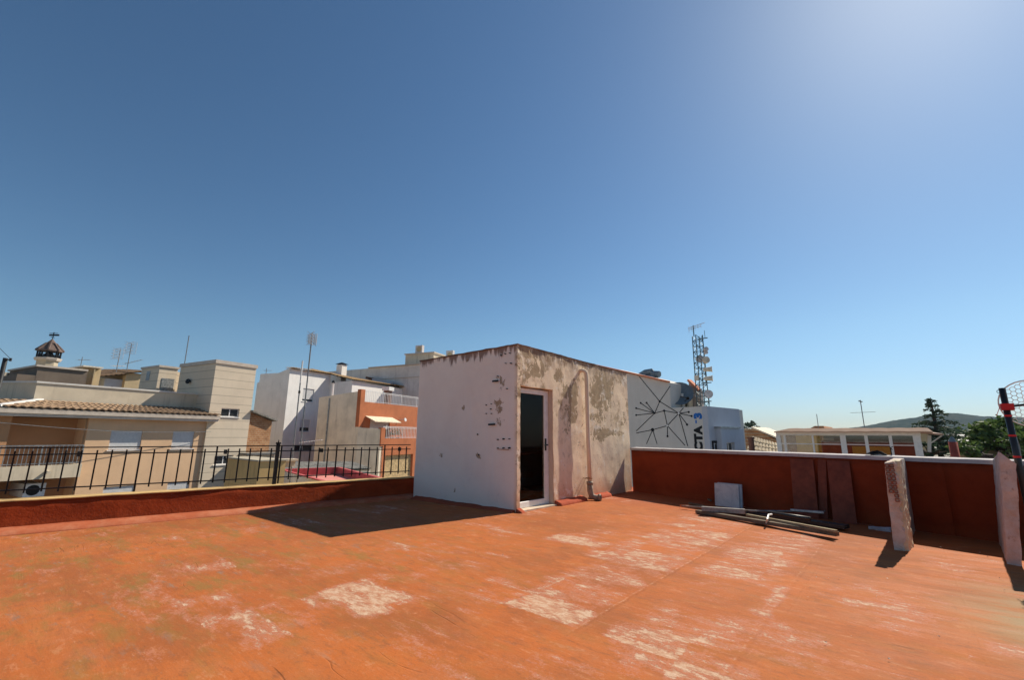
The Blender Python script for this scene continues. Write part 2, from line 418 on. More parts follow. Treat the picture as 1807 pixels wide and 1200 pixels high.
def floor_mesh():
    bm = B(); st = .06
    X0, X1, Y0, Y1 = -9.0, 5.0, -9.0, 5.0
    nx, ny = int((X1-X0)/st), int((Y1-Y0)/st)
    L = [bm.verts.layers.float.new(k) for k in ('peel', 'moss', 'wear', 'redder')]
    grid = []
    for j in range(ny+1):
        rowv = []
        for i in range(nx+1):
            x, y = X0+i*st, Y0+j*st
            q = Vector((x*.5, y*.5, 0))
            zz = noise.noise(q)*.004
            # creased membrane: ridges that run mostly across the sheets
            rn = noise.noise(Vector((x*1.5+.6*noise.noise(Vector((x, y, 4))), y*.45, 9)))
            msk = max(0, noise.noise(Vector((x*.6, y*.6, 20)))+.05)
            zz += max(0, 1-abs(rn)*16)*.006*min(1, msk*3.0)
            fy = (y+.22) % 1.0
            zz += .002*min(1, max(0, (fy-.0)/.06)) if fy < .5 else .002*min(1, max(0, (1-fy)/.45))
            v = bm.verts.new((x, y, zz-.004))
            v[L[0]] = max(rectf(x, y, p) for p in PATCH)
            v[L[1]] = min(1, max(0, (-x-1.2)/2.0))*min(1, max(.15, (y+3)/2.5))+.25
            wx = min(1, max(0, 1-math.hypot((x+1.0)/1.5, (y+5.9)/.95)))
            v[L[2]] = min(1, wx*1.8)
            v[L[3]] = min(.75, max(0, (x-1.8)/2.6))
            rowv.append(v)
        grid.append(rowv)
    for j in range(ny):
        for i in range(nx): bm.faces.new([grid[j][i], grid[j][i+1], grid[j+1][i+1], grid[j+1][i]])
    return bm
M['floor'] = floor_material()
fl = struct('terrace_floor', floor_mesh(), M['floor'], smooth=True)

def redwall(name, c=(.29, .043, .011), dark=(.14, .022, .008), seed=0., st=.6, sc=1.):
    n = NT(name)
    big = n.noise(1.6, 6, .7, n.map(loc=(seed, 0, 0)))
    col = n.mix(n.ramp(big, .38, .7), c, tuple(a*.72 for a in c))
    col = n.mix(n.ramp(n.noise(1.4*sc, 4, .6, n.map(sc=(1, 1, 2.2), loc=(seed+4, 2, 1))), .50, .68, 0, st), col, dark)
    col = n.mix(n.ramp(n.noise(4.5, 6, .8, n.map(sc=(1, 1, 1.6), loc=(seed+9, 5, 1))), .70, .76, 0, .75), col, (.42, .33, .30))
    z = n.sep()[2]
    col = n.mix(n.math('MULTIPLY', n.ramp(n.math('ADD', z, n.math('MULTIPLY', big, .3)), .12, .35, 1, 0), .35), col, (.36, .085, .03))
    n.setb('Base Color', col); n.setb('Roughness', .85); n.setb('Specular IOR Level', .1)
    h = n.math('ADD', n.noise(7, 6, .7), n.math('MULTIPLY', n.noise(40, 3, .6), .3))
    n.bump(h, .6, .02); return n.m
M['redpar'] = redwall('red_parapet_paint'); M['redwall'] = redwall('red_wall_paint', (.29, .046, .015), (.14, .024, .010), 3., .35)
M['ochre'] = plaster('ochre_coping', (.66, .44, .19), (.16, .10, .06), .6, 2, .3)
M['coping'] = plaster('white_coping_paint', (.54, .50, .49), (.28, .21, .18), .8, 3, .3, .12)

# ---- left parapet (battered, thickly painted) with a yellowed top strip
bm = B(); xe, xs = -9.0, .1
def py(x, o, z): return (x, par_y(x)+o, z)
slabgrid(bm, [py(xe,0,-.3), py(xs,0,-.3), py(xs,.42,-.3), py(xe,.42,-.3), py(xe,.14,.37), py(xs,.14,.37), py(xs,.36,.37), py(xe,.36,.37)], .14, .010, 1.8, 1)
par = thing('parapet', 'low brick-red painted parapet under the black iron railing', 'parapet', (-3.5, 3.4, 0))
obj('wall', bm, M['redpar'], par, smooth=True)
bm = B(); slabgrid(bm, [py(xe,.128,.372), py(xs,.128,.372), py(xs,.385,.372), py(xe,.385,.372), py(xe,.135,.392), py(xs,.135,.392), py(xs,.375,.392), py(xe,.375,.392)], .12, .005, 4, 2)
obj('coping', bm, M['ochre'], par, smooth=True)
bm = B()      # mortar fillet where floor meets the parapet
slabgrid(bm, [py(xe,-.16,-.02), py(xs,-.16,-.02), py(xs,.05,-.02), py(xe,.05,-.02), py(xe,-.14,.012), py(xs,-.14,.012), py(xs,.03,.075), py(xe,.03,.075)], .12, .008, 2.5, 3)
n_ = NT('fillet_paint'); n_.setb('Base Color', n_.mix(n_.ramp(n_.noise(3, 6, .7), .4, .7), (.38, .085, .026), (.44, .15, .07))); n_.setb('Roughness', .85); n_.bump(n_.noise(20, 4), .4, .01)
M['fillet'] = n_.m
obj('mortar_fillet', bm, M['fillet'], par, smooth=True)

# ---- right-hand wall with white coping
rw = thing('boundary_wall', 'waist-high dark red terrace wall with a white coping', 'wall', (3.3, -2.7, 0))
bm = B()
for (xa, ya), (xb, yb) in zip(WALLP[1:], WALLP[2:]):
    d = Vector((xb-xa, yb-ya, 0)).normalized(); nx, ny = -d.y, d.x
    if nx < 0: nx, ny = -nx, -ny
    k = .16
    slabgrid(bm, [(xa,ya,-.3),(xb,yb,-.3),(xb+nx*k,yb+ny*k,-.3),(xa+nx*k,ya+ny*k,-.3),(xa,ya,.93),(xb,yb,.93),(xb+nx*k,yb+ny*k,.93),(xa+nx*k,ya+ny*k,.93)], .16, .006, 2, 5)
obj('wall', bm, M['redwall'], rw, smooth=True)
bm = B()
for i, ((xa, ya), (xb, yb)) in enumerate(zip(WALLP[1:], WALLP[2:])):
    d = Vector((xb-xa, yb-ya, 0)).normalized(); nx, ny = -d.y, d.x
    if nx < 0: nx, ny = -nx, -ny
    o, k = -.03, .20
    if i == 0: ya_ = ya
    slabgrid(bm, [(xa+nx*o,ya+ny*o,.934),(xb+nx*o,yb+ny*o,.934),(xb+nx*k,yb+ny*k,.934),(xa+nx*k,ya+ny*k,.934),
              (xa+nx*o,ya+ny*o,.988),(xb+nx*o,yb+ny*o,.988),(xb+nx*k,yb+ny*k,1.0),(xa+nx*k,ya+ny*k,1.0)], .12, .0035, 5, 14)
obj('coping', bm, M['coping'], rw)

# ---- roof slab under the terrace and building body
bm = B(); box(bm, -9, 5, -9, 5, -.5, -.12); tag(obj('roof_slab', bm, M['redwall']), kind='structure')

# ------------------------------------------------------------------ rooftop hut
HC0, HCL, HCR = V(0, 0, 0), V(-.11, 2.62, 0), V(4.2, -.03, 0)
HBK = V(4.05, 2.55, 0)
hx = (HCR-HC0).normalized(); hin = Vector((-hx.y, hx.x, 0))
def hf(s, z, d=0): return HC0+hx*s+hin*d+V(0, 0, z)          # door face, s along it, d into the hut
def huttop(s): return 2.85-.07*s/4.1
hut = thing('stair_hut', 'weathered cream rooftop hut with a white framed door and peeling plaster', 'stair hut', (0, 0, 0))
def hut_material():
    n = NT('hut_plaster'); x, y, z = n.sep()
    big = n.noise(1.4, 6, .7); fi = n.noise(30, 5, .75); md = n.noise(6, 6, .75)
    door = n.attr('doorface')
    side = (.88, .77, .67); lit = (.88, .68, .47)  # sunlit warmth of the door face and cooler shaded side, in the base colour
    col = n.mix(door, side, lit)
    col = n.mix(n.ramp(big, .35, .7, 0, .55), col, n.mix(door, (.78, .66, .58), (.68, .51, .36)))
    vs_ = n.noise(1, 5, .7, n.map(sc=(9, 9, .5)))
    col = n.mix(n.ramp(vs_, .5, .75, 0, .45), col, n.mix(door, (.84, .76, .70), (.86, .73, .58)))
    # speckled grime
    col = n.mix(n.math('MULTIPLY', n.ramp(md, .57, .68), n.math('ADD', n.math('MULTIPLY', door, .45), .05)), col, (.28, .21, .15))
    # exposed cement
    cem = n.attr('cement')
    ch = n.math('ADD', n.math('MULTIPLY', n.noise(5.5, 8, .72, n.map(sc=(1, 1, .8)), dist=.8), .93), n.math('MULTIPLY', fi, .12))
    th_ = n.math('SUBTRACT', .66, n.math('MULTIPLY', cem, .27))
    cm = n.math('MULTIPLY', n.ramp(ch, th_, n.math('ADD', th_, .03)), n.ramp(cem, .03, .12))
    col = n.mix(n.math('MULTIPLY', cm, .85), col, n.mix(n.ramp(md, .4, .65), (.34, .235, .125), (.235, .155, .08)))
    # orange splash near the roof surface
    sp = n.ramp(n.math('ADD', z, n.math('MULTIPLY', big, .5)), .30, .75, 1, 0)
    col = n.mix(n.math('MULTIPLY', sp, n.math('ADD', n.math('MULTIPLY', door, .5), .12)), col, (.55, .23, .10))
    # dark stain and drips from the top edge
    dn = n.noise(1, 6, .75, n.map(sc=(7, 7, .6), loc=(3, 1, 0)))
    top = n.math('ADD', n.math('SUBTRACT', z, 2.85), n.math('MULTIPLY', n.math('SUBTRACT', dn, .42), .95))
    tm = n.ramp(top, -.08, .02)
    tm = n.math('MULTIPLY', tm, n.ramp(z, 2.25, 2.5))
    col = n.mix(n.math('MULTIPLY', tm, .85), col, (.17, .085, .055))
    top2 = n.math('ADD', n.math('SUBTRACT', z, 2.72), n.math('MULTIPLY', n.math('SUBTRACT', big, .45), 1.6))
    col = n.mix(n.math('MULTIPLY', n.math('MULTIPLY', n.ramp(top2, -.15, .15), n.ramp(z, 2.0, 2.5)), n.math('MULTIPLY', door, .55)), col, (.25, .18, .12))
    oc_ = n.noise(3.3, 7, .72, n.map(sc=(1, 1, .7), loc=(9, 2, 5)))
    col = n.mix(n.math('MULTIPLY', n.ramp(oc_, .50, .60), n.math('MULTIPLY', door, n.ramp(z, .8, 2.0, .2, .85))), col, (.47, .32, .18))
    col = n.mix(n.math('MULTIPLY', n.ramp(oc_, .56, .585), n.math('MULTIPLY', door, n.ramp(z, 1.2, 2.2, 0, .55))), col, (.33, .24, .15))
    wt_ = n.noise(4.4, 6, .75, n.map(loc=(2, 9, 7))); col = n.mix(n.math('MULTIPLY', n.ramp(wt_, .56, .62, 0, .6), door), col, (.88, .78, .66))
    # hairline cracks
    cn = n.noise(2.2, 4, .6, n.map(sc=(1, 1, .8), loc=(2, 6, 3)), dist=1.5)
    crm = n.math('MULTIPLY', n.ramp(n.math('ABSOLUTE', n.math('SUBTRACT', cn, .5)), 0, .005, 1, 0), n.math('MULTIPLY', n.ramp(n.noise(1.7, 3), .5, .6), n.ramp(door, 0, 1, .15, .8)))
    col = n.mix(crm, col, (.16, .10, .07))
    n.setb('Base Color', col); n.setb('Roughness', .92)
    h = n.math('SUBTRACT', n.math('ADD', n.math('MULTIPLY', md, .5), n.math('MULTIPLY', fi, .35)), n.math('MULTIPLY', cm, .35))
    h = n.math('SUBTRACT', h, n.math('MULTIPLY', crm, .5))
    n.bump(h, .65, .012); return n.m
M['hut'] = hut_material()
# cement patches surveyed on the door face: photo (px, py, rx, ry, strength)
CEMD = [(948,652,20,20,.8),(934,660,14,12,.6),(985,664,9,12,.8),(1003,690,11,16,.85),(1012,700,8,30,.9),(1010,735,9,16,.8),(1000,720,6,8,.6),(988,712,6,8,.6),
        (1062,690,20,36,.9),(1050,700,12,20,.7),(1075,675,12,12,.6),(1052,738,18,9,.7),(1058,765,15,15,.85),(1085,765,18,6,.7),(1068,720,14,8,.6),(1090,670,14,9,.5),(1100,740,12,12,.35),
        (1000,755,8,10,.6),(1030,640,30,10,.5),(960,632,40,6,.5)]
CEMS = [(880,716,9,14,.8),(884,673,7,12,.6),(882,745,8,8,.7),(817,719,4,5,.8),(777,803,3,5,.9),(844,805,3,6,.9),(804,866,4,4,.7),(803,880,3,3,.6),(842,767,2,2,.8),(754,730,4,6,.5),(824,635,2,4,.9)]
def ellf(px, py_, L): return max([max(0, min(1, 1.5*(1-math.hypot((px-a)/rx/1.15, (py_-b)/ry/1.15))+.3))*s if abs(px-a) < rx*1.35 and abs(py_-b) < ry*1.35 else 0 for a, b, rx, ry, s in L] or [0])
Minv = CM3.inverted()
def topx(P):
    d = Minv @ (Vector(P)-CAM); return 903.5-FPX*d.x/d.z, 600+FPX*d.y/d.z
DW0, DW1, DH = .085, 1.06, 2.12
bm = B()
th = .16
def hb(s0, s1, z0, z1a, z1b=None, d0=0, d1=th):
    z1b = z1a if z1b is None else z1b
    hexa(bm, [hf(s0,z0,d0), hf(s1,z0,d0), hf(s1,z0,d1), hf(s0,z0,d1), hf(s0,z1a,d0), hf(s1,z1b,d0), hf(s1,z1b,d1), hf(s0,z1a,d1)])
sE = (HCR-HC0).length
ss = [0, DW0, DW1, sE]
hb(0, DW0, -.1, DH); hb(DW1, sE, -.1, DH); 
hb(0, DW0, DH, huttop(0), huttop(DW0)); hb(DW0, DW1, DH, huttop(DW0), huttop(DW1)); hb(DW1, sE, DH, huttop(DW1), huttop(sE))
bmesh.ops.remove_doubles(bm, verts=bm.verts, dist=1e-5)
seen = {}
for f in bm.faces: seen.setdefault(tuple(round(c, 3) for c in f.calc_center_median()), []).append(f)
bmesh.ops.delete(bm, geom=[f for fs in seen.values() if len(fs) > 1 for f in fs], context='FACES_ONLY')
# side (left) wall, back and far walls
def vwall(a, b, za, zb, t):
    d = (b-a).normalized(); nn = Vector((-d.y, d.x, 0))*t
    hexa(bm, [a-V(0,0,.1), b-V(0,0,.1), b+nn-V(0,0,.1), a+nn-V(0,0,.1), a+V(0,0,za), b+V(0,0,zb), b+nn+V(0,0,zb), a+nn+V(0,0,za)])
e = hin*th
vwall(HC0+e, HCL, 2.85, 2.79, -th); vwall(HCL+V(th, 0, 0), HBK, 2.79, 2.74, -th); vwall(HBK-V(0,th,0), HCR+hin*(th+.002), 2.74, 2.775, -th)
rough(bm, .09, .007, 2.4, 11)
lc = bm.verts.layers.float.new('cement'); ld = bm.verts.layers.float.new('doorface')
for v in bm.verts:
    s = (v.co-HC0).dot(hx); d = (v.co-HC0).dot(hin)
    px_, py_ = topx(v.co)
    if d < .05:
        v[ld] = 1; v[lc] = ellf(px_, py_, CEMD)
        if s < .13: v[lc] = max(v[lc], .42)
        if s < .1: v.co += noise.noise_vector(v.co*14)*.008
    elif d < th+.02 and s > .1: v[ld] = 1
    else: v[lc] = ellf(px_, py_, CEMS)
    if v.co.z > 2.68: v.co += noise.noise_vector(v.co*9)*.012
obj('wall', bm, M['hut'], hut, smooth=False)
# roof slab of the hut, slightly inside the wall tops, with a thin ragged dark edge
bm = B()
g = .004
slabgrid(bm, [HC0+V(-.012,-.012,2.846), HCR+V(.01,-.012,2.772), HBK+V(.01,.01,2.74), HCL+V(-.012,.01,2.785), HC0+V(-.012,-.012,2.868), HCR+V(.01,-.012,2.797), HBK+V(.01,.01,2.775), HCL+V(-.012,.01,2.812)], .12, .009, 5, 12)
M['edge'] = plaster('stained_roof_edge', (.25, .14, .10), (.08, .05, .04), .8, 3, .5, .3)
obj('roof', bm, M['edge'], hut)
# door: white metal frame set back in the reveal, dark glass, handle, sill
FD = .10
bm = B()
def fb(s0, s1, z0, z1, d0=FD, d1=FD+.05): hexa(bm, [hf(s0,z0,d0), hf(s1,z0,d0), hf(s1,z0,d1), hf(s0,z0,d1), hf(s0,z1,d0), hf(s1,z1,d0), hf(s1,z1,d1), hf(s0,z1,d1)])
fz0, fz1, fs0, fs1 = .03, 2.10, DW0+.01, DW1-.015
fb(fs0, fs0+.06, fz0, fz1); fb(fs1-.13, fs1, fz0, fz1); fb(fs0+.06, fs1-.13, fz1-.09, fz1); fb(fs0+.06, fs1-.13, fz0, fz0+.10)
bmesh.ops.bevel(bm, geom=bm.edges[:], offset=.004, segments=1, affect='EDGES')
door = obj('door', bm, M['whitepaint'], hut)
bm = B(); fb(fs0+.055, fs1-.125, fz0+.095, fz1-.085, FD+.02, FD+.026)
n_ = NT('door_glass'); gm = n_.n('ShaderNodeBsdfGlossy', Roughness=.02); tr = n_.n('ShaderNodeBsdfTransparent'); tr.inputs[0].default_value = (.62, .60, .58, 1)
gm.inputs[0].default_value = (.8, .8, .8, 1)
mx = n_.n('ShaderNodeMixShader'); mx.inputs[0].default_value = .015; n_.link(tr.outputs[0], mx.inputs[1]); n_.link(gm.outputs[0], mx.inputs[2]); n_.link(mx.outputs[0], n_.out.inputs[0])
M['doorglass'] = n_.m
obj('glass_pane', bm, M['doorglass'], door)
bm = B(); fb(fs1-.125, fs1-.095, .98, 1.20, FD-.02, FD-.001); fb(fs1-.12, fs1-.10, 1.07, 1.10, FD-.05, FD-.02); fb(fs1-.20, fs1-.10, 1.07, 1.095, FD-.065, FD-.05)
obj('door_handle', bm, M['black'], door)
bm = B(); slabgrid(bm, [hf(DW0-.0,-.02,-.05), hf(DW1+.02,-.02,-.05), hf(DW1-.01,-.02,FD+.05), hf(DW0+.005,-.02,FD+.05), hf(DW0,.022,-.05), hf(DW1+.02,.022,-.05), hf(DW1-.01,.028,FD+.05), hf(DW0+.005,.028,FD+.05)], .1, .003, 5, 2)
obj('sill', bm, plaster('sill_plaster', (.62, .50, .38), (.5, .2, .1), .6, 2), hut)
# warm painted lining of the door reveal
bm = B()
hexa(bm, [hf(DW1-.012,.03,.012), hf(DW1-.002,.03,.012), hf(DW1-.002,.03,FD-.002), hf(DW1-.012,.03,FD-.002), hf(DW1-.012,2.10,.012), hf(DW1-.002,2.10,.012), hf(DW1-.002,2.10,FD-.002), hf(DW1-.012,2.10,FD-.002)])
obj('door_reveal', bm, plaster('reveal_paint', (.60, .47, .38), (.5, .3, .2), .4, 2), hut)
# red mortar kicks around the foot
bm = B(); slabgrid(bm, [hf(DW1+.02,-.02,-.16), hf(2.0,-.02,-.14), hf(2.0,-.02,.02), hf(DW1+.02,-.02,.02), hf(DW1+.02,.05,-.13), hf(2.0,.05,-.12), hf(2.0,.09,.0), hf(DW1+.02,.09,.0)], .06, .012, 4, 3)
slabgrid(bm, [hf(2.3,-.02,-.15), hf(3.0,-.02,-.13), hf(3.0,-.02,.02), hf(2.3,-.02,.02), hf(2.3,.05,-.12), hf(3.0,.05,-.11), hf(3.0,.08,.0), hf(2.3,.08,.0)], .06, .012, 4, 4)
slabgrid(bm, [hf(-.02,-.02,-.14), hf(.10,-.02,-.12), hf(.10,-.02,.02), hf(-.02,-.02,.02), hf(-.02,.025,-.10), hf(.10,.03,-.08), hf(.09,.06,.0), hf(-.02,.07,.0)], .05, .012, 6, 5)
b_ = [V(-.11,-.05,-.02), V(.02,-.05,-.02), V(-.08,2.55,-.02), V(-.24,2.55,-.02)]
slabgrid(bm, [b_[0]+V(0,.1,0), b_[1]+V(0,.1,0), b_[2], b_[3], b_[0]+V(.02,.1,.025), b_[1]+V(-.02,.1,.055), b_[2]+V(-.02,0,.08), b_[3]+V(.02,0,.035)], .08, .014, 3, 6)
obj('mortar_kick', bm, redwall('kick_paint', (.42, .085, .045), (.2, .05, .03), 8.), hut, smooth=True)
# brackets, screw plugs and plaster scars on the shaded side
def hs(px, py_): return FX(px, py_, -.045)
for (a, b) in (((869,673),(879,672)), ((862,749.5),(873,749))):
    bm = B(); p, q = FX(*a, -.06), FX(*b, -.06); bar(bm, p, q, .02, .03); obj('metal_bracket', bm, M['iron'], hut)
for (a, b) in ((890,624),(898,623),(883,627),(891,641),(900,641),(877,664),(893,686),(865,722),(866,713),(857,715),(857,730),(866,730),(877,776),(887,775),(897,775),(877,791),(887,791),(897,791),(842,767),(777,801),(844,803),(803,881)):
    bm = B(); p = FX(a, b, -.05); disc(bm, p+V(.03,0,0), (1,0,0), .007+.007*random.random(), .06, 7); obj('screw_plug', bm, M['dark'], hut)
bm = B(); tube(bm, [FX(877,793,-.06), FX(898,794,-.04)], .006, 5); obj('rusty_wire', bm, simple('rust', (.3,.12,.04), .8), hut)
# rainwater pipe
bm = B(); ps = (1.62)
def hp(s, z, d): return hf(s, z, -d)
SP = 2.12
pts = [hp(SP-.075, 2.60, -.03), hp(SP-.06, 2.61, .05), hp(SP-.03, 2.595, .09), hp(SP-.005, 2.55, .11), hp(SP, 2.42, .115), hp(SP, 1.2, .115), hp(SP+.005, .30, .12)]
tube(bm, pts, .042, 14)
pipe = obj('drain_pipe', bm, plaster('pipe_plaster', (.82, .68, .52), (.45, .33, .22), .6, 3, .2), hut, smooth=True)
bm = B()
tube(bm, [hp(SP+.005, .34, .12), hp(SP+.005, .17, .125), hp(SP+.02, .08, .15), hp(SP+.06, .05, .22), hp(SP+.09, .06, .29)], .058, 14)
tube(bm, [hp(SP+.005, .36, .12), hp(SP+.005, .30, .12)], .066, 14); tube(bm, [hp(SP+.083, .058, .27), hp(SP+.097, .063, .31)], .068, 14)
obj('pipe_elbow', bm, simple('grey_pvc', (.30, .23, .17), .6, 0, .25, 12), pipe, smooth=True)
bm = B(); disc(bm, hp(SP+.0985, .0635, .3135), hp(1,0,1)-hp(.8,-.0,.3), .052, .004, 14)
obj('pipe_mouth', bm, M['dark'], pipe)
bm = B(); tube(bm, [hp(SP-.06,.42,.0), hp(SP-.055,.42,.13), hp(SP+.01,.42,.175), hp(SP+.06,.42,.13), hp(SP+.06,.42,.0)], .008, 5); obj('pipe_clamp', bm, simple('rust2', (.25,.12,.06), .8), pipe)
# things inside, seen through the glass
bm = B(); bar(bm, hf(.2,.85,.9), hf(2.2,.92,.9), .05, .06); bar(bm, hf(.1,.55,.7), hf(1.9,.42,1.3), .25, .12)
tag(obj('stair_rail', bm, simple('brown_wood', (.50, .22, .11), .7)), 'brown wooden rail and beam inside the dark doorway of the hut', 'rail')
bm = B(); bar(bm, hf(.15,.5,.5), hf(1.6,.05,.7), .12, .04); bar(bm, hf(.2,.05,.6), hf(1.5,.25,.5), .2, .03); bar(bm, hf(.3,.03,.4), hf(1.2,.08,.42), .1, .05)
tag(obj('scrap_board', bm, simple('dark_board', (.22, .17, .14), .8)), 'dark scrap boards piled just inside the glass door of the hut', 'boards')

# ------------------------------------------------------------------ iron railing on the parapet
rl = thing('iron_railing', 'black wrought iron railing along the low red parapet', 'railing', (-3.5, 3.6, .4))
def rp(x, z): return V(x, par_y(x)+.27, z)
for zz, nm in ((1.045, 'top_rail'), (.955, 'middle_rail'), (.505, 'bottom_rail')):
    bm = B(); bar(bm, rp(-9, zz), rp(.03, zz), .035 if zz > 1 else .028, .016); obj(nm, bm, M['iron'], rl)
k = 0; x = .0-.06
posts = []
while x > -7.4:
    bm = B()
    if k % 6 == 3: bar(bm, rp(x, .40 if k % 12 == 3 else .47), rp(x, 1.04), .02); 
    else: bar(bm, rp(x, .46), rp(x, 1.005), .017)
    obj('baluster', bm, M['iron'], rl); x -= .160; k += 1
bm = B(); xp = -2.52
bar(bm, rp(xp, .37), rp(xp, 1.07), .05); tube(bm, [rp(xp, 1.06), rp(xp, 1.085), rp(xp, 1.10), rp(xp,1.15)], .034, 10, True, .004); disc(bm, rp(xp,1.09), (0,0,1), .042, .03, 12)
obj('newel_post', bm, M['iron'], rl)
for xx in (-.22, -1.78, -3.30, -5.05, -6.3):
    bm = B(); box(bm, xx-.015, xx+.015, par_y(xx)+.23, par_y(xx)+.30, .92, .99); obj('clamp', bm, M['iron'], rl)

# ------------------------------------------------------------------ broken stub walls
def brick_mat(name, c1, c2, dk):
    n = NT(name)
    col = n.mix(n.ramp(n.noise(5, 6, .75), .35, .7), c1, c2)
    col = n.mix(n.ramp(n.noise(14, 5, .75), .58, .7, 0, .7), col, dk)
    n.setb('Base Color', col); n.setb('Roughness', .95)
    n.bump(n.math('ADD', n.noise(30, 5, .75), n.noise(9, 4, .6)), .8, .012); return n.m
M['stub'] = brick_mat('broken_render', (.62, .52, .44), (.50, .36, .27), (.36, .22, .15))
M['stub2'] = brick_mat('broken_render_pink', (.62, .50, .44), (.50, .33, .24), (.34, .19, .12))
M['clay'] = simple('red_clay', (.30, .09, .05), .9, 0, .3, 25, .5)
s1 = thing('stub_wall', 'broken end of a thin partition showing hollow red bricks, nearer the brown boards', 'stub wall', (1.7, -4.85, 0), 'broken stub walls standing off the red wall')
bm = B()
slabgrid(bm, [(1.02,-4.89,-.02),(2.62,-5.0,-.02),(2.62,-4.88,-.02),(1.02,-4.79,-.02),(.98,-4.925,.985),(2.62,-5.02,.97),(2.62,-4.90,.97),(.98,-4.835,.965)], .035, .006, 7, 21)
for v in bm.verts:
    if v.co.y < -4.88-.05*(v.co.x-1) and v.co.x < 1.5:
        q = noise.noise(Vector((v.co.x*9, 3, v.co.z*14)))
        v.co.y -= .016*(1 if q > 0 else -.4)+.008*noise.noise(v.co*40); 
obj('wall', bm, M['stub'], s1)
bm = B()    # thicker back half of rough mortar at the far side of the end face
slabgrid(bm, [(1.05,-4.925,-.02),(1.45,-4.97,-.02),(1.45,-4.90,-.02),(1.04,-4.87,-.02),(1.06,-4.975,.99),(1.4,-4.99,.99),(1.4,-4.92,.99),(1.03,-4.91,.985)], .03, .012, 12, 22)
obj('mortar_edge', bm, brick_mat('mortar_cream', (.70, .60, .42), (.55, .44, .28), (.35, .26, .15)), s1)
bm = B()    # open brick cells in the end face
for r_ in range(9):
    for c_ in range(2):
        zc = .935-.048*r_; yc = -4.895+.042*c_
        if r_ > 6 and c_: continue
        a = .016
        for q in range(4):
            dy, dz = ((-a, 0), (a, 0), (0, -a), (0, a))[q]
            y0, z0 = yc+dy, zc+dz
            sy, sz = ((.004, a), (.004, a), (a, .004), (a, .004))[q]
            xx = .98+.04*(1-zc)-.012
            box(bm, xx-.004, xx+.02, y0-sy+random.uniform(-.002,.002), y0+sy, z0-sz, z0+sz+random.uniform(-.002,.002))
obj('brick_cell', bm, M['clay'], s1)
s2 = thing('stub_wall', 'broken partition end with pinkish plaster, taller one beside the antenna pole', 'stub wall', (1.6, -5.7, 0), 'broken stub walls standing off the red wall')
bm = B()
slabgrid(bm, [(.98,-5.775,-.02),(2.33,-5.86,-.02),(2.33,-5.77,-.02),(1.02,-5.68,-.02),(.92,-5.885,1.0),(2.30,-5.96,.99),(2.30,-5.86,.99),(1.0,-5.79,1.12)], .04, .008, 7, 31)
for v in bm.verts:
    if v.co.x < 1.3: v.co.x += .012*noise.noise(Vector((4, v.co.y*8, v.co.z*9)))+.03*max(0, noise.noise(Vector((4, v.co.y*3, v.co.z*3))))
obj('wall', bm, M['stub2'], s2)

# ------------------------------------------------------------------ boards leaning on the red wall
M['board'] = simple('brown_red_board', (.22, .055, .03), .6, 0, .2, 5, .2)
def leanboard(y0, y1, base, top, z1, label, t=.018, xl=0):
    xa, xb = wall_x(y0), wall_x(y1)
    bm = B()
    P = [(xa-base,y0,0),(xb-base,y1,0),(xb-base+t,y1+.003,0),(xa-base+t,y0+.003,0)]
    hexa(bm, P+[(xa-top,y0+xl,z1),(xb-top,y1+xl,z1),(xb-top+t,y1+.003+xl,z1),(xa-top+t,y0+.003+xl,z1)])
    bmesh.ops.bevel(bm, geom=bm.edges[:], offset=.002, segments=1, affect='EDGES')
    single('leaning_board', bm, M['board'], label, 'board', ((xa+xb)/2-base, (y0+y1)/2, 0), 'brown boards leaning on the red wall')
leanboard(-3.52, -3.87, .20, .03, .90, 'widest brown board leaning on the red wall, leftmost of the three')
leanboard(-3.86, -3.98, .13, .032, .905, 'narrow brown board leaning behind and between two wide brown boards', xl=-.07)
leanboard(-4.06, -4.36, .23, .03, .90, 'wide brown board leaning on the red wall, the one nearest the broken stub wall')

# ------------------------------------------------------------------ marble tiles
def marble():
    n = NT('white_marble'); v = n.noise(4, 7, .7, dist=1.5)
    col = n.mix(n.ramp(v, .35, .7), (.60, .60, .61), (.42, .43, .45)); n.setb('Base Color', col); n.setb('Roughness', .35); return n.m
M['marble'] = marble()
for i, (dx, dy, h, lab) in enumerate(((0, 0, .40, 'pale grey marble tile standing upright in front, its lower corner chipped'), (.034, -.04, .41, 'pale marble tile standing directly behind the chipped front tile'))):
    bm = B(); x0 = 3.0+dx; t = .03
    hexa(bm, [(x0,-2.66+dy,0),(x0+t,-2.67+dy,0),(x0+.12+t,-2.22+dy,0),(x0+.12,-2.21+dy,0),(x0+.07,-2.66+dy,h),(x0+.07+t,-2.67+dy,h),(x0+.19+t,-2.22+dy,h),(x0+.19,-2.21+dy,h)])
    bmesh.ops.bevel(bm, geom=bm.edges[:], offset=.003, segments=1, affect='EDGES')
    single('marble_tile', bm, M['marble'], lab, 'tile', (x0, -2.45, 0), 'pale marble tiles leaning together')

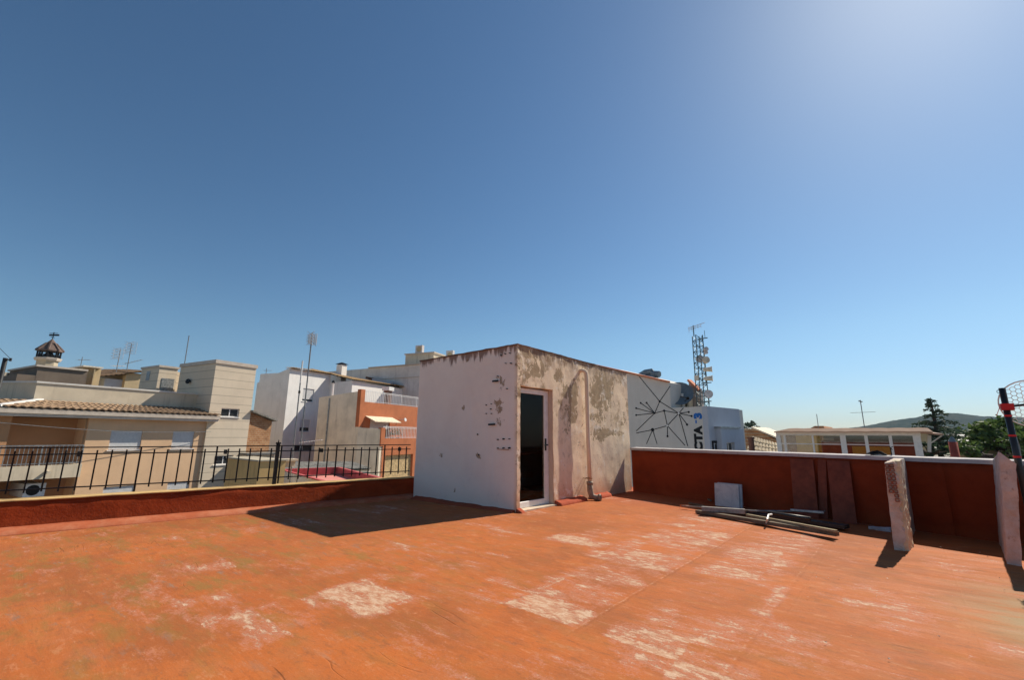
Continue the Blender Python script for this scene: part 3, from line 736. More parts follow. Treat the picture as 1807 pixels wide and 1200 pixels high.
# ------------------------------------------------------------------ pile of bars and profiles
M['oldwood'] = brick_mat('old_wood', (.19, .14, .09), (.10, .075, .05), (.05, .035, .025))
M['profile'] = simple('grey_profile', (.30, .28, .26), .5, .2, .2, 14)
def ground(px, py_, z=0): return FZ(px, py_, z)
def item(name, pts, label, cat, m, wh=None, r=None, rolled=0):
    bm = B()
    if r: tube(bm, pts, r, 10)
    else:
        bar(bm, pts[0], pts[1], wh[0], wh[1]); bmesh.ops.bevel(bm, geom=bm.edges[:], offset=.003, segments=1, affect='EDGES')
    c = sum((Vector(p) for p in pts), Vector())/len(pts)
    return single(name, bm, m, label, cat, (c.x, c.y, 0), None, bool(r))
item('timber_beam', [ground(1230,903,.03), ground(1478,943,.055)], 'long dark timber beam lying lowest at the front of the scrap pile', 'beam', M['oldwood'], (.09, .05))
item('wooden_batten', [ground(1318,909,.075), ground(1476,938,.10)], 'pale topped wooden batten lying on the front timber beam', 'batten', brick_mat('pale_wood', (.40,.32,.19), (.26,.20,.12), (.12,.09,.05)), (.05, .03))
item('dark_board', [ground(1262,898,.04), ground(1495,930,.05)], 'flat blackened board lying behind the timber beam', 'board', M['black'], (.16, .05))
item('metal_channel', [ground(1238,898,.10), ground(1315,903,.10)], 'short grey metal channel lying at the left of the scrap pile', 'channel', M['profile'], (.07, .07))
item('metal_pipe', [ground(1200,893,.05), ground(1330,902,.10), ground(1456,903,.14)], 'thin grey metal pipe with an orange tip lying on top of the scrap pile', 'pipe', M['profile'], r=.013)
item('aluminium_profile', [ground(1395,900,.14), ground(1454,905,.15)], 'short bright aluminium profile at the right end of the thin pipe', 'profile', M['alu'], (.035, .03))
item('black_tube', [ground(1355,905,.12), ground(1430,916,.12)], 'black plastic tube lying across the middle of the scrap pile', 'tube', M['black'], r=.028)
item('orange_cap', [ground(1200,893,.05), ground(1216,894,.055)], 'orange plastic cap on the left tip of the thin pipe', 'cap', M['orange_tip'], r=.016)
item('wooden_offcut', [ground(1345,903,.09), ground(1300,900,.10)], 'short weathered wood offcut under the thin metal pipe', 'wood', M['oldwood'], (.04, .02))
bm = B(); a = ground(1355,906,.13)
tube(bm, [ground(1352,925,.03), ground(1354,916,.12), ground(1356,909,.155), ground(1362,908,.15)], .012, 6)
single('white_strap', bm, M['whitepaint'], 'white plastic strap tied around the scrap pile', 'strap', (a.x, a.y, 0))
for i, (p, q, lab) in enumerate((((1216,888),(1252,896),'dark broken stick lying left of the marble tiles'), ((1238,874),(1254,884),'short grey stick leaning behind the left edge of the marble tile'))):
    item('broken_stick', [ground(*p, .02), ground(*q, .05)], lab, 'stick', M['oldwood'], (.03, .03))
# floor litter
bm = B(); c = ground(1552, 934, .01)
slabgrid(bm, [c+V(-.08,-.12,-.01), c+V(.05,-.13,-.01), c+V(.06,.10,-.01), c+V(-.05,.12,-.01), c+V(-.08,-.12,.02), c+V(.05,-.13,.035), c+V(.06,.10,.02), c+V(-.05,.12,.03)], .03, .012, 9, 5)
single('crumpled_paper', bm, simple('pale_paper', (.5,.5,.52), .7), 'crumpled white scrap on the shaded floor left of the brick stub wall', 'scrap', (c.x, c.y, 0))
bm = B()
for i in range(90):
    x = random.uniform(-2.5, 2.3); y = random.uniform(-5.9, -4.2) if random.random() < .7 else random.uniform(-4, -1)
    r_ = random.uniform(.003, .010); p = V(x, y, .004+r_*.4)
    b2 = [p+V(random.uniform(-r_, r_), random.uniform(-r_, r_), random.uniform(0, r_)) for _ in range(4)]
    vv = [bm.verts.new(q) for q in b2]
    for f in ((0,1,2),(0,2,3),(0,3,1),(1,3,2)): bm.faces.new([vv[j] for j in f])
tag(obj('plaster_crumbs', bm, simple('crumb', (.55, .48, .40), .9)), 'small plaster crumbs scattered over the orange floor', 'rubble', kind='stuff')

# things on the white coping
cp = FX(1545, 797, wall_x(-4.6)+.08)
bm = B()
slabgrid(bm, [cp+V(-.07,.13,-.07+.07), cp+V(-.07,-.13,0), cp+V(.06,-.13,0), cp+V(.06,.13,0), cp+V(-.03,.04,.05), cp+V(-.03,-.02,.055), cp+V(.03,-.02,.05), cp+V(.03,.04,.05)], .03, .014, 9, 8)
zc = 1.0
M['cloth'] = simple('black_cloth', (.012, .012, .012), .9, 0, .4, 20, .5)
lo = min(v.co.z for v in bm.verts)
for v in bm.verts: v.co.z += 1.003-lo
single('black_cloth', bm, M['cloth'], 'small black crumpled cloth lying on the white wall coping', 'cloth', (cp.x, cp.y, 1.0))
bm = B(); p = FX(1548, 792, wall_x(-4.6)+.12)
tube(bm, [(p.x, p.y, 1.002), (p.x, p.y, 1.012)], .10, 20); single('saucer', bm, M['whitepaint'], 'flat white saucer behind the black cloth on the coping', 'saucer', (p.x, p.y, 1.0))
p = FX(1573, 800, wall_x(-4.8)+.19); bm = B()
tube(bm, [(p.x,p.y,.99), (p.x,p.y+.0,1.10)], .008, 6); bar(bm, (p.x,p.y-.02,1.08), (p.x,p.y+.02,1.14), .02, .01); bar(bm, (p.x,p.y+.01,1.10), (p.x,p.y-.03,1.13), .016, .01)
single('metal_hook', bm, M['iron'], 'thin black hook standing up behind the coping above the brick stub wall', 'hook', (p.x, p.y, 1.0))

# ------------------------------------------------------------------ antenna pole with round grid reflector
pb = FF(1789, 780, 4.9); top = FF(1768, 685, 4.9)
ap = thing('antenna_pole', 'black pole with red tape carrying a round honeycomb grid at the right edge', 'pole', (pb.x, pb.y, 0))
bm = B(); tube(bm, [(pb.x, pb.y, 0), (pb.x, pb.y, top.z)], .028, 14); obj('pole', bm, M['black'], ap, smooth=True)
bm = B(); box(bm, pb.x-.045, pb.x+.045, pb.y-.055, pb.y+.04, top.z-.24, top.z-.17); obj('clamp', bm, M['redplastic'], ap)
for dz in (.29, .50, .72):
    bm = B(); tube(bm, [(pb.x, pb.y, top.z-dz), (pb.x, pb.y, top.z-dz-.02)], .031, 14); obj('tape', bm, M['redplastic'], ap)
bm = B(); q = V(pb.x-.04, pb.y+.05, top.z-.20); bar(bm, q, q+V(.0,.04,-.10), .015, .004); obj('tape', bm, M['redplastic'], ap)
bm = B(); u_ = V(-FWD.y, FWD.x, 0)
tube(bm, [V(pb.x,pb.y,top.z-.03)+u_*(.03+.035*math.sin(a_))+V(0,0,.02*math.cos(a_)-.01) for a_ in [0,.6,1.2,1.8,2.4,3.1]], .003, 5); obj('wire_loop', bm, M['iron'], ap)
bm = B(); tube(bm, [V(pb.x,pb.y,top.z-.2)-u_*.035, V(pb.x,pb.y,top.z-.5)-u_*.034, V(pb.x,pb.y,top.z-.62)-u_*.05, V(pb.x,pb.y,top.z-.8)-u_*.036, V(pb.x,pb.y,.3)-u_*.03], .005, 6); obj('cable', bm, M['galv'], ap)
gc = FF(1822, 712, 4.75); gr = .245
nn = (CAM-gc); nn.z = 0; nn.normalize(); ga = V(-nn.y, nn.x, 0); gb = V(0, 0, 1)
def gpt(a, b): 
    rr = math.hypot(a, b)/gr
    return gc+ga*a+gb*b-nn*(.05*(1-rr*rr))
bm = B(); cs = .026
for i in range(-12, 13):
    for j in range(-14, 15):
        cx_ = i*cs*1.5; cy_ = (j+(i % 2)*.5)*cs*math.sqrt(3)
        for k in range(3):
            a0, a1 = R(60*k), R(60*k+60)
            p = (cx_+cs*math.cos(a0), cy_+cs*math.sin(a0)); q = (cx_+cs*math.cos(a1), cy_+cs*math.sin(a1))
            if math.hypot(*p) < gr and math.hypot(*q) < gr: tube(bm, [gpt(*p), gpt(*q)], .0036, 4, False)
tube(bm, [gpt(gr*math.cos(t_*math.pi/16), gr*math.sin(t_*math.pi/16)) for t_ in range(33)], .007, 6, False)
obj('honeycomb_grid', bm, simple('yellowed_plastic', (.85, .83, .74), .5), ap)
bm = B(); dish(bm, gc-nn*.05, nn, .055, .02, 3, 9, .03); obj('hub', bm, simple('beige_hub', (.45, .36, .22), .6), ap)
bm = B(); tube(bm, [V(pb.x,pb.y,top.z-.205), gc-nn*.07], .012, 6); obj('arm', bm, M['iron'], ap)

# ================================================================== TOWN
GZ = -9.0
def Bfy(px0, px1, pyt, pyb, Y, D, bm=None, zb=None):
    """box whose front face lies on y=Y and covers the given photo rectangle; D deep"""
    cyy = (pyt+pyb)/2; bm = bm or B()
    x0, x1 = FY(px0, cyy, Y).x, FY(px1, cyy, Y).x
    zt = FY((px0+px1)/2, pyt, Y).z; z0 = FY((px0+px1)/2, pyb, Y).z if zb is None else zb
    box(bm, x0, x1, Y, Y+D, z0, zt); return bm
def frame(bm, axis, s0, s1, z0, z1, P, w_=.05, d=.06, mull=0, tr=0):
    def bb(a, b, c, e):
        if axis == 'Y': box(bm, a, b, P, P+d, c, e)
        else: box(bm, P, P+d, a, b, c, e)
    bb(s0, s1, z0, z0+w_); bb(s0, s1, z1-w_, z1); bb(s0, s0+w_, z0+w_, z1-w_); bb(s1-w_, s1, z0+w_, z1-w_)
    for k in range(mull):
        c = s0+(s1-s0)*(k+1)/(mull+1); bb(c-w_/2, c+w_/2, z0+w_, z1-w_)
def window(parent, axis, s0, s1, z0, z1, P, th=.12, mull=1, shutter=0., sill=True, fm='whitemetal', wname='window'):
    """recessed window in an opening: frame > pane, shutter, sill"""
    bm = B(); frame(bm, axis, s0, s1, z0, z1, P+th-.05, .05, .05, mull)
    f = obj(wname, bm, M[fm], parent)
    bm = B()
    if axis == 'Y': box(bm, s0+.01, s1-.01, P+th-.03, P+th-.015, z0+.01, z1-.01)
    else: box(bm, P+th-.03, P+th-.015, s0+.01, s1-.01, z0+.01, z1-.01)
    obj('pane', bm, M['glassdark'], f)
    if shutter:
        bm = B(); zc = z1-(z1-z0)*shutter; z = zc; 
        while z < z1-.01:
            ze = min(z+.06, z1-.003)
            if axis == 'Y': box(bm, s0+.004, s1-.004, P+th-.085, P+th-.062, z+.006, ze); box(bm, s0+.004, s1-.004, P+th-.078, P+th-.066, z, z+.006)
            else: box(bm, P+th-.085, P+th-.062, s0+.004, s1-.004, z+.006, ze); box(bm, P+th-.078, P+th-.066, s0+.004, s1-.004, z, z+.006)
            z += .06
        obj('shutter', bm, M['shutter'], f)
    if sill:
        bm = B()
        if axis == 'Y': box(bm, s0-.06, s1+.06, P-.05, P+th-.05, z0-.05, z0-.003)
        else: box(bm, P-.05, P+th-.05, s0-.06, s1+.06, z0-.05, z0-.003)
        obj('sill', bm, M['whitepaint'], f)
def railing(parent, a, b, h, n, m, nm='railing', r=.02, posts=2):
    a, b = Vector(a), Vector(b); bm = B()
    bar(bm, a+V(0,0,h), b+V(0,0,h), .05, .04); bar(bm, a+V(0,0,.08), b+V(0,0,.08), .03); bar(bm, a+V(0,0,h-.1), b+V(0,0,h-.1), .025)
    for i in range(n+1):
        p = a.lerp(b, i/n); w_ = .05 if i % max(1, n//posts) == 0 else r
        bar(bm, p+V(0,0,.0), p+V(0,0,h-.01), w_)
    return obj(nm, bm, M[m], parent)
def yagi(parent, c, d, L, n, el, m='ant', name='yagi', vertical=False, r=.012):
    """boom with cross elements"""
    c, d = Vector(c), Vector(d).normalized(); e_ = d.cross(V(0,0,1)).normalized() if not vertical else V(0,0,1)
    bm = B(); tube(bm, [c-d*L*.3, c+d*L*.7], r*1.3, 5)
    for i in range(n):
        p = c-d*L*.3+d*L*(i/(n-1)); l = el*(1-.35*i/(n-1))
        tube(bm, [p-e_*l/2, p+e_*l/2], r, 4)
    return obj(name, bm, M[m], parent)
def grid_ant(parent, c, wd, ht, d, m='ant'):
    """UHF panel: stacked rows of elements in front of a wire reflector"""
    c, d = Vector(c), Vector(d).normalized(); e_ = d.cross(V(0,0,1)).normalized(); bm = B()
    for i in range(9):
        z = -ht/2+ht*i/8; tube(bm, [c-e_*wd/2+V(0,0,z)-d*.1, c+e_*wd/2+V(0,0,z)-d*.1], .010, 4)
    for s_ in (-1, 1): tube(bm, [c+e_*s_*wd/2+V(0,0,-ht/2)-d*.1, c+e_*s_*wd/2+V(0,0,ht/2)-d*.1], .010, 4)
    for i in range(4):
        z = -ht*.4+ht*.8*i/3
        for s_ in (-1, 1):
            tube(bm, [c+V(0,0,z)+d*.1, c+e_*s_*wd*.45+V(0,0,z+.12)+d*.15], .012, 4); tube(bm, [c+V(0,0,z)+d*.1, c+e_*s_*wd*.45+V(0,0,z-.12)+d*.15], .012, 4)
    return obj('panel_antenna', bm, M[m], parent)
def mast(x, y, z0, z1, label, r=.025, group=None, m='ant', name='antenna_mast', cat='antenna'):
    t = thing(name, label, cat, (x, y, z0), group)
    bm = B(); tube(bm, [(x,y,z0), (x,y,z1)], r, 8); obj('mast', bm, M[m], t); return t

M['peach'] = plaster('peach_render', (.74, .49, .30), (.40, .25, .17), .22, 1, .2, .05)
M['peachshade'] = plaster('shaded_peach_render', (.50, .27, .14), (.3, .17, .1), .2, 1, .2, .05)  # peach render again, darkened for the shade of the balcony recess
M['cream'] = plaster('cream_render', (.66, .56, .42), (.30, .24, .17), .8, .8, .2, .08)
M['creamband'] = plaster('cream_banded_render', (.70, .59, .45), (.5, .40, .3), .25, .8, .15, .04, lines=.50)
M['gutter'] = simple('gutter_beige', (.56, .48, .40), .6, 0, .08, 4)
M['greyrender'] = plaster('grey_brown_render', (.20, .155, .12), (.11, .085, .07), .5, .8, .4, .12)
M['tan'] = plaster('tan_render', (.55, .43, .26), (.36, .27, .17), .4, .8, .3, .1)
M['white'] = plaster('white_render', (.86, .84, .80), (.50, .46, .41), .4, .8, .15, .05)
M['whitegrey'] = plaster('white_grey_render', (.70, .67, .62), (.34, .31, .28), .6, .7, .15, .08)
M['tanwall'] = plaster('beige_party_wall', (.84, .75, .60), (.30, .25, .19), .6, 1, .3, .1)
M['redbrick'] = plaster('terracotta_render', (.50, .17, .075), (.36, .10, .05), .45, 3, .4, .1)
M['mural'] = plaster('mural_wall', (.66, .63, .58), (.42, .40, .38), .3, .6, .1, .04)
M['bluegrey'] = plaster('blue_grey_tone', (.50, .53, .59), (.34, .36, .40), .2, .6, .1, .05)  # on the mural wing: white wall with its shade put into the colour
def tile_mat(name, a, b, c):
    n = NT(name); v = n.noise(5, 5, .75)
    wn_ = n.n('ShaderNodeTexVoronoi', Scale=4.2); n.link(n.oc, wn_.inputs['Vector'])
    col = n.mix(n.ramp(v, .35, .65), a, b); col = n.mix(n.math('MULTIPLY', wn_.outputs['Color'], .45), col, c)
    n.setb('Base Color', col); n.setb('Roughness', .9); n.bump(n.noise(40, 3), .3, .01); return n.m
M['tile'] = tile_mat('old_roof_tile', (.27, .165, .095), (.14, .09, .06), (.36, .25, .14))
M['tilelight'] = tile_mat('pale_roof_tile', (.62, .52, .36), (.50, .40, .26), (.40, .28, .17))
M['tiletan'] = tile_mat('tan_roof_tile', (.50, .33, .15), (.38, .24, .11), (.30, .18, .09))
def brickm(name, c1, c2, mo, sc=3):
    n = NT(name); bt = n.n('ShaderNodeTexBrick', Scale=sc)
    n.link(n.map(rot=(math.pi/2, 0, 0)), bt.inputs['Vector']); bt.inputs['Color1'].default_value = (*c1, 1); bt.inputs['Color2'].default_value = (*c2, 1); bt.inputs['Mortar'].default_value = (*mo, 1)
    col = n.mix(n.ramp(n.noise(2.5, 6, .7), .4, .7, 0, .7), bt.outputs[0], tuple(q*.6 for q in c1)); n.setb('Base Color', col); n.setb('Roughness', .95); n.bump(n.noise(20, 4), .6, .03); return n.m
M['brick'] = brickm('rough_brick', (.34, .15, .06), (.42, .22, .10), (.40, .30, .20), 2)
M['pink'] = simple('pink_roof_paint', (.62, .24, .20), .8, 0, .1, 2); M['pinkdark'] = simple('pink_parapet_paint', (.46, .10, .10), .8, 0, .15, 2)
M['fibro'] = simple('fibre_cement', (.22, .21, .19), .9, 0, .25, 2)
M['redtile'] = simple('orange_ridge', (.60, .20, .10), .8, 0, .1, 6)

# ---------------------------------------------------- peach apartment building with tower
begin_turn(-3, 29, 12)
YP = 25.0
def xat(px, py_, Y): return FY(px, py_, Y).x
def zat(px, py_, Y): return FY(px, py_, Y).z
ab = thing('apartment_building', 'peach apartment building with tiled eave, balcony and cream stair tower', 'building', (-3, YP+4, GZ))
xL, xT0 = -12.0, xat(368, 745, YP)
zE = zat(250, 741, YP)           # underside of the eave band
W1 = (xat(194,776,YP), xat(250,776,YP), zat(220,794,YP), zat(220,760,YP))
W2 = (xat(304,776,YP), xat(342,776,YP), zat(322,792,YP), zat(322,761,YP))
W3 = (xat(181,870,YP), xat(238,870,YP), W1[2]-2.75, W1[3]-2.75); W4 = (xat(294,865,YP), xat(333,865,YP), W2[2]-2.75, W2[3]-2.75)
BX0, BX1 = xat(10,790,YP), xat(148,790,YP)    # recessed balcony bay
xb0 = -9.0
bm = B(); walls(bm, 'Y', BX1, xT0, GZ, zE, YP, .14, [W1, W2, W3, W4]); box(bm, BX1+.001, xT0, YP+.35, YP+9, GZ, zE-.01)
obj('wall', bm, M['peach'], ab)
zB = zat(70, 848, YP)     # balcony slab underside
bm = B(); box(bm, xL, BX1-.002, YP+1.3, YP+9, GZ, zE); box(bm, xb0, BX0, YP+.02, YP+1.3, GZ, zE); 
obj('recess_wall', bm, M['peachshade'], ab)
bm = B(); box(bm, xL, xb0-.002, YP+.0, YP+1.3, GZ, zE); obj('wall', bm, M['peach'], ab)
bm = B(); bx = xat(142, 835, YP-.9); zt = zat(70, 822, YP-.9); zb_ = zat(70, 846, YP-.9)
box(bm, xL, bx, YP-.9, YP-.78, zb_, zt); box(bm, bx-.12, bx, YP-.779, YP+1.29, zb_, zt); box(bm, xL, bx-.121, YP-.779, YP+1.29, zb_, zb_+.2)
bal = obj('balcony', bm, M['cream'], ab)
railing(bal, (xL, YP-.84, zt), (bx-.06, YP-.84, zt), .85, 60, 'galv', 'balcony_railing', .022, 6)
bm = B(); p = V(xat(82, 833, YP-.9), YP-.9, zat(82, 833, YP-.9)); tube(bm, [p, p+V(0,-.28,-.02)], .07, 10); obj('spout', bm, M['cream'], bal)
bm = B(); ax0, ax1 = xat(36,865,YP+.02), xat(74,865,YP+.02); az0, az1 = zat(55,876,YP+.02), zat(55,853,YP+.02)
box(bm, ax0, ax1, YP-.34, YP-.001+1.29, az0, az1); au = obj('air_conditioner', bm, M['whitemetal'], ab)
bm = B(); disc(bm, (ax0+(ax1-ax0)*.42, YP-.345, (az0+az1)/2), (0,1,0), (az1-az0)*.4, .012, 16); obj('fan_grille', bm, M['iron'], au)
for W_ in (W1, W2, W3, W4): window(ab, 'Y', *W_, YP, .14, 1, .97)
bm = B(); box(bm, xL, xT0+.35, YP-.42, YP+.0-.002, zE, zE+.30); box(bm, xL, xT0+.38, YP-.47, YP-.422, zE+.13, zE+.33)
obj('eave_band', bm, M['gutter'], ab)
zR = zat(200, 716, YP+1.3)
bm = B(); tiles(bm, (BX0-.6, YP-.49, zE+.36), (xT0+.42, YP-.49, zE+.36), (xT0+.1, YP+1.3, zR+.05), (BX0+1.2, YP+1.3, zR+.05), .27, .07, .45)
obj('roof_tiles', bm, M['tile'], ab)
bm = B(); tiles(bm, (xL, YP-.49, zE+.36), (BX0-.7, YP-.49, zE+.36), (BX0+1.0, YP+1.3, zR+.05), (xL, YP+2.5, zR-.1), .27, .06, .45); obj('roof_tiles', bm, M['tile'], ab)
bm = B(); bar(bm, (BX0-.65, YP-.47, zE+.42), (BX0+1.1, YP+1.3, zR+.12), .24, .09); obj('hip_mortar', bm, M['whitepaint'], ab)
px0w = FY(42, 700, YP+1.4).x; zPar = zat(200, 686, YP+1.4)
bm = B(); xw = FY(60, 700, YP+1.4).x
box(bm, xw, xT0, YP+1.4, YP+1.6, zR-.6, zPar)
hexa(bm, [(xw,YP+1.4,zR-.6),(xw+.01,YP+1.6,zR-.6),(xw-1.6,YP+5.2,zR-.6),(xw-1.8,YP+5.2,zR-.6),(xw,YP+1.4,zPar),(xw+.01,YP+1.6,zPar),(xw-1.6,YP+5.2,zPar),(xw-1.8,YP+5.2,zPar)])
obj('roof_parapet', bm, M['cream'], ab)
bm = B(); box(bm, xw-.03, xT0, YP+1.35, YP+1.65, zPar+.002, zPar+.09)
hexa(bm, [(xw-.03,YP+1.35,zPar+.002),(xw+.05,YP+1.65,zPar+.002),(xw-1.55,YP+5.2,zPar+.002),(xw-1.85,YP+5.2,zPar+.002),(xw-.03,YP+1.35,zPar+.088),(xw+.05,YP+1.65,zPar+.088),(xw-1.55,YP+5.2,zPar+.088),(xw-1.85,YP+5.2,zPar+.088)])
obj('parapet_coping', bm, M['whitegrey'], ab)
bm = B(); box(bm, xL, xT0, YP+1.6, YP+9, zR-.7, zR-.6); obj('roof_deck', bm, M['fibro'], ab)
# stair tower
YT = YP-.12; tx0, tx1 = xat(373, 700, YT), xat(441, 740, YT); zT = zat(412, 645, YT)
WA = (xat(390,730,YT), xat(422,730,YT), zat(405,736,YT), zat(405,721,YT)); WB = (xat(378,812,YT), xat(411,812,YT), zat(395,820,YT), zat(395,804,YT))
bm = B(); walls(bm, 'Y', tx0, tx1, GZ, zT, YT, .14, [WA, WB]); box(bm, tx0, tx1, YT+.35, YP+3.9, GZ, zT-.01)
box(bm, tx0, tx0+.1, YT+.14, YT+.35, GZ, zT-.01); box(bm, tx1-.1, tx1, YT+.14, YT+.35, GZ, zT-.01)
tw = obj('stair_tower', bm, M['creamband'], ab)
bm = B(); box(bm, tx0-.06, tx1+.06, YT-.06, YP+3.96, zT+.002, zT+.22); obj('tower_cap', bm, M['gutter'], tw)
for W_ in (WA, WB):
    window(ab, 'Y', *W_, YT, .14, 1, 0, True)
# stair head block on the roof behind (left of the tower)
YS = YP+4.6; zS = zat(300, 650, YS); XA = xat(279, 665, YS); xB = xat(312, 665, YS)
bm = B(); box(bm, XA, xB, YS, YS+2.3, zR-.6, zS); box(bm, xB+.001, tx0+1, YS+.5, YS+2.3, zR-.6, zS-.12)
sh = obj('stair_head', bm, M['creamband'], ab)
bm = B(); box(bm, XA-.06, xB+.06, YS-.06, YS+2.36, zS+.002, zS+.13); obj('stair_head_cap', bm, M['gutter'], sh)
bm = B(); box(bm, xat(284,680,YS), xat(306,680,YS), YS-.03, YS-.002, zR-.6, zat(295,668,YS)); obj('roof_door', bm, M['galv'], sh)
bm = B(); p, q = FX(257, 672, XA), FX(266, 655, XA); box(bm, XA-.02, XA-.002, q.y, p.y, p.z, q.z); obj('vent_louvre', bm, M['galv'], sh)
bm = B(); p = FX(333, 673, tx0-.1); tube(bm, [p, p+V(.12,0,0)], .03, 6); disc(bm, p-V(.05,0,0), (-1,-.3,.2), .16, .05, 12); obj('wall_lamp', bm, M['iron'], tw)
m_ = mast(xat(326,640,YS+1), YS+1, zS-.3, zat(333,592,YS+1), 'thin bare aerial mast on the roof beside the cream stair tower', .03)
bm = B(); tube(bm, [(xat(312,652,YS+1), YS+1, zat(312,652,YS+1)), (xat(340,651,YS+1), YS+1, zat(340,651,YS+1))], .02, 4)
obj('stay', bm, M['ant'], m_)

# ---------------------------------------------------- grey and tan blocks behind, house with aerials
gb_ = thing('grey_rendered_block', 'dark grey-brown windowless block with stepped top behind the peach roof', 'building', (-6, 36, GZ))
bm = Bfy(62, 152, 651, 690, 36, 5, zb=GZ); Bfy(27, 62, 661, 690, 36.01, 5, bm, GZ); obj('wall', bm, M['greyrender'], gb_)
bm = B(); xx0, xx1 = xat(62,660,36), xat(152,660,36); zt_ = zat(107,651,36); box(bm, xx0-.05, xx1+.05, 35.9, 41.1, zt_+.002, zt_+.12); obj('roof_edge', bm, M['gutter'], gb_)
tb = thing('tan_rendered_block', 'plain tan block with rounded corner beside the grey-brown block', 'building', (-4, 38, GZ))
bm = Bfy(147, 181, 649, 690, 38, 5, zb=GZ); bmesh.ops.bevel(bm, geom=[e_ for e_ in bm.edges if abs((e_.verts[0].co-e_.verts[1].co).z) > 3], offset=.5, segments=5, affect='EDGES'); obj('wall', bm, M['tan'], tb, smooth=False)
x0_, x1_ = xat(146,649,38), xat(182,649,38); zt_ = zat(165,649,38)
bm = B(); box(bm, x0_, x1_, 37.95, 43, zt_+.001, zt_+.1); obj('roof_edge', bm, M['tanwall'], tb)
th_ = thing('tile_roofed_house', 'small grey and tan house with tiled eaves and two aerials', 'house', (-1, 40, GZ))
bm = B(); xc = xat(221, 670, 40); x0_ = xat(189, 670, 40); x1_ = xat(262, 670, 40); ze = zat(221, 662, 40)
box(bm, x0_, xc, 40.4, 48, GZ, zat(200,668,40)); obj('side_wall', bm, M['bluegrey'], th_)
bm = B(); box(bm, xc+.002, x1_, 40, 48, GZ, zat(240,659,40)); obj('wall', bm, M['tan'], th_)
bm = B(); tiles(bm, (x0_-.6, 39.9, zat(187,666,40)), (xc+.1, 39.9, zat(221,659,40)), (xc+.1, 44, zat(221,659,40)+.6), (x0_-.6, 44, zat(187,666,40)+.5), .28, .05); tiles(bm, (xc, 39.7, zat(222,658,40)), (x1_, 39.7, zat(255,655,40)), (x1_, 44, zat(255,655,40)+.4), (xc, 44, zat(222,658,40)+.5), .28, .05)
obj('roof', bm, M['tile'], th_)
bm = Bfy(195, 199, 682, 686, 40.39, .02); obj('window', bm, M['dark'], th_)
def px3(px, py_, Y): return FY(px, py_, Y)
a1 = mast(px3(204,662,41).x, 41, px3(204,664,41).z, px3(209,616,41).z, 'aerial with a square panel antenna, left one of two on the tiled house', .03)
grid_ant(a1, px3(207.5,624,41), .8, .85, -FWD, 'dishgrey'); yagi(a1, px3(205,646,41), (RT+V(0,0,.0)), .9, 5, .5, 'dishgrey'); 
a2 = mast(px3(223,657,41.5).x, 41.5, px3(223,658,41.5).z, px3(231,606,41.5).z, 'taller aerial with panel antenna and pointing yagi, right one on the tiled house', .03)
grid_ant(a2, px3(230,614,41.5), .85, .95, -FWD, 'dishgrey'); yagi(a2, px3(229,640,41.5), (RT+V(0,0,.25)), 1.4, 7, .5, 'ant')
a3 = mast(px3(141,652,44).x, 44, px3(141,655,44).z, px3(145,630,44).z, 'faint distant aerial rising behind the grey-brown block', .025); yagi(a3, px3(144,635,44), RT, 1.0, 5, .4)
bt_ = thing('brick_roof_house', 'small brown tiled roof between tan block and the aerial house', 'house', (-1, 46, GZ))
bm = Bfy(180, 190, 678, 700, 46, 6, zb=GZ); obj('wall', bm, M['brick'], bt_)

# ---------------------------------------------------- bell tower
YB = 70.0; bc = FY(89, 640, YB); bx_, sc_ = bc.x, (xat(110,640,YB)-xat(68,640,YB))/2
def bz(py_): return zat(89, py_, YB)
bt = thing('bell_tower', 'stone bell tower with open belfry and dark conical roof', 'tower', (bx_, YB+sc_, GZ))
def ngon(bm, c, r, z0, z1, n=8, r1=None, rot=R(22.5)):
    r1 = r if r1 is None else r1; lo = []; hi = []
    for k in range(n):
        a = rot+k*2*math.pi/n; lo.append(bm.verts.new((c[0]+r*math.cos(a), c[1]+r*math.sin(a), z0)))
        hi.append(bm.verts.new((c[0]+max(r1,.001)*math.cos(a), c[1]+max(r1,.001)*math.sin(a), z1)))
    for k in range(n): bm.faces.new([lo[k], lo[(k+1)%n], hi[(k+1)%n], hi[k]])
    bm.faces.new(lo[::-1]); bm.faces.new(hi)
bc2 = (bx_, YB+sc_)
bm = B(); ngon(bm, bc2, sc_*.93, GZ, bz(636)); obj('shaft', bm, plaster('tower_stone', (.52,.44,.32), (.3,.25,.18), .5, .5, .3, .1, 6), bt)
bm = B(); ngon(bm, bc2, sc_*1.12, bz(636), bz(632.5), r1=sc_*1.2); ngon(bm, bc2, sc_*1.2, bz(632.5), bz(631)); obj('cornice', bm, M['gutter'], bt)
bm = B()
for k in range(8):
    a = R(22.5)+k*math.pi/4; p = V(bc2[0]+sc_*.98*math.cos(a), bc2[1]+sc_*.98*math.sin(a), 0); a2_ = a+math.pi/4
    q = V(bc2[0]+sc_*.98*math.cos(a2_), bc2[1]+sc_*.98*math.sin(a2_), 0)
    tube(bm, [p+V(0,0,bz(631)), p+V(0,0,bz(617))], .09, 6)
    for zz in (bz(625.5), bz(629.5)): bar(bm, p+V(0,0,zz), q+V(0,0,zz), .08)
    for j in range(1, 6): r__ = p.lerp(q, j/6); bar(bm, r__+V(0,0,bz(630.5)), r__+V(0,0,bz(625.5)), .04)
obj('belfry_rail', bm, M['iron'], bt)
M['darktile'] = tile_mat('dark_turret_tile', (.13, .085, .07), (.07, .05, .045), (.20, .13, .10))
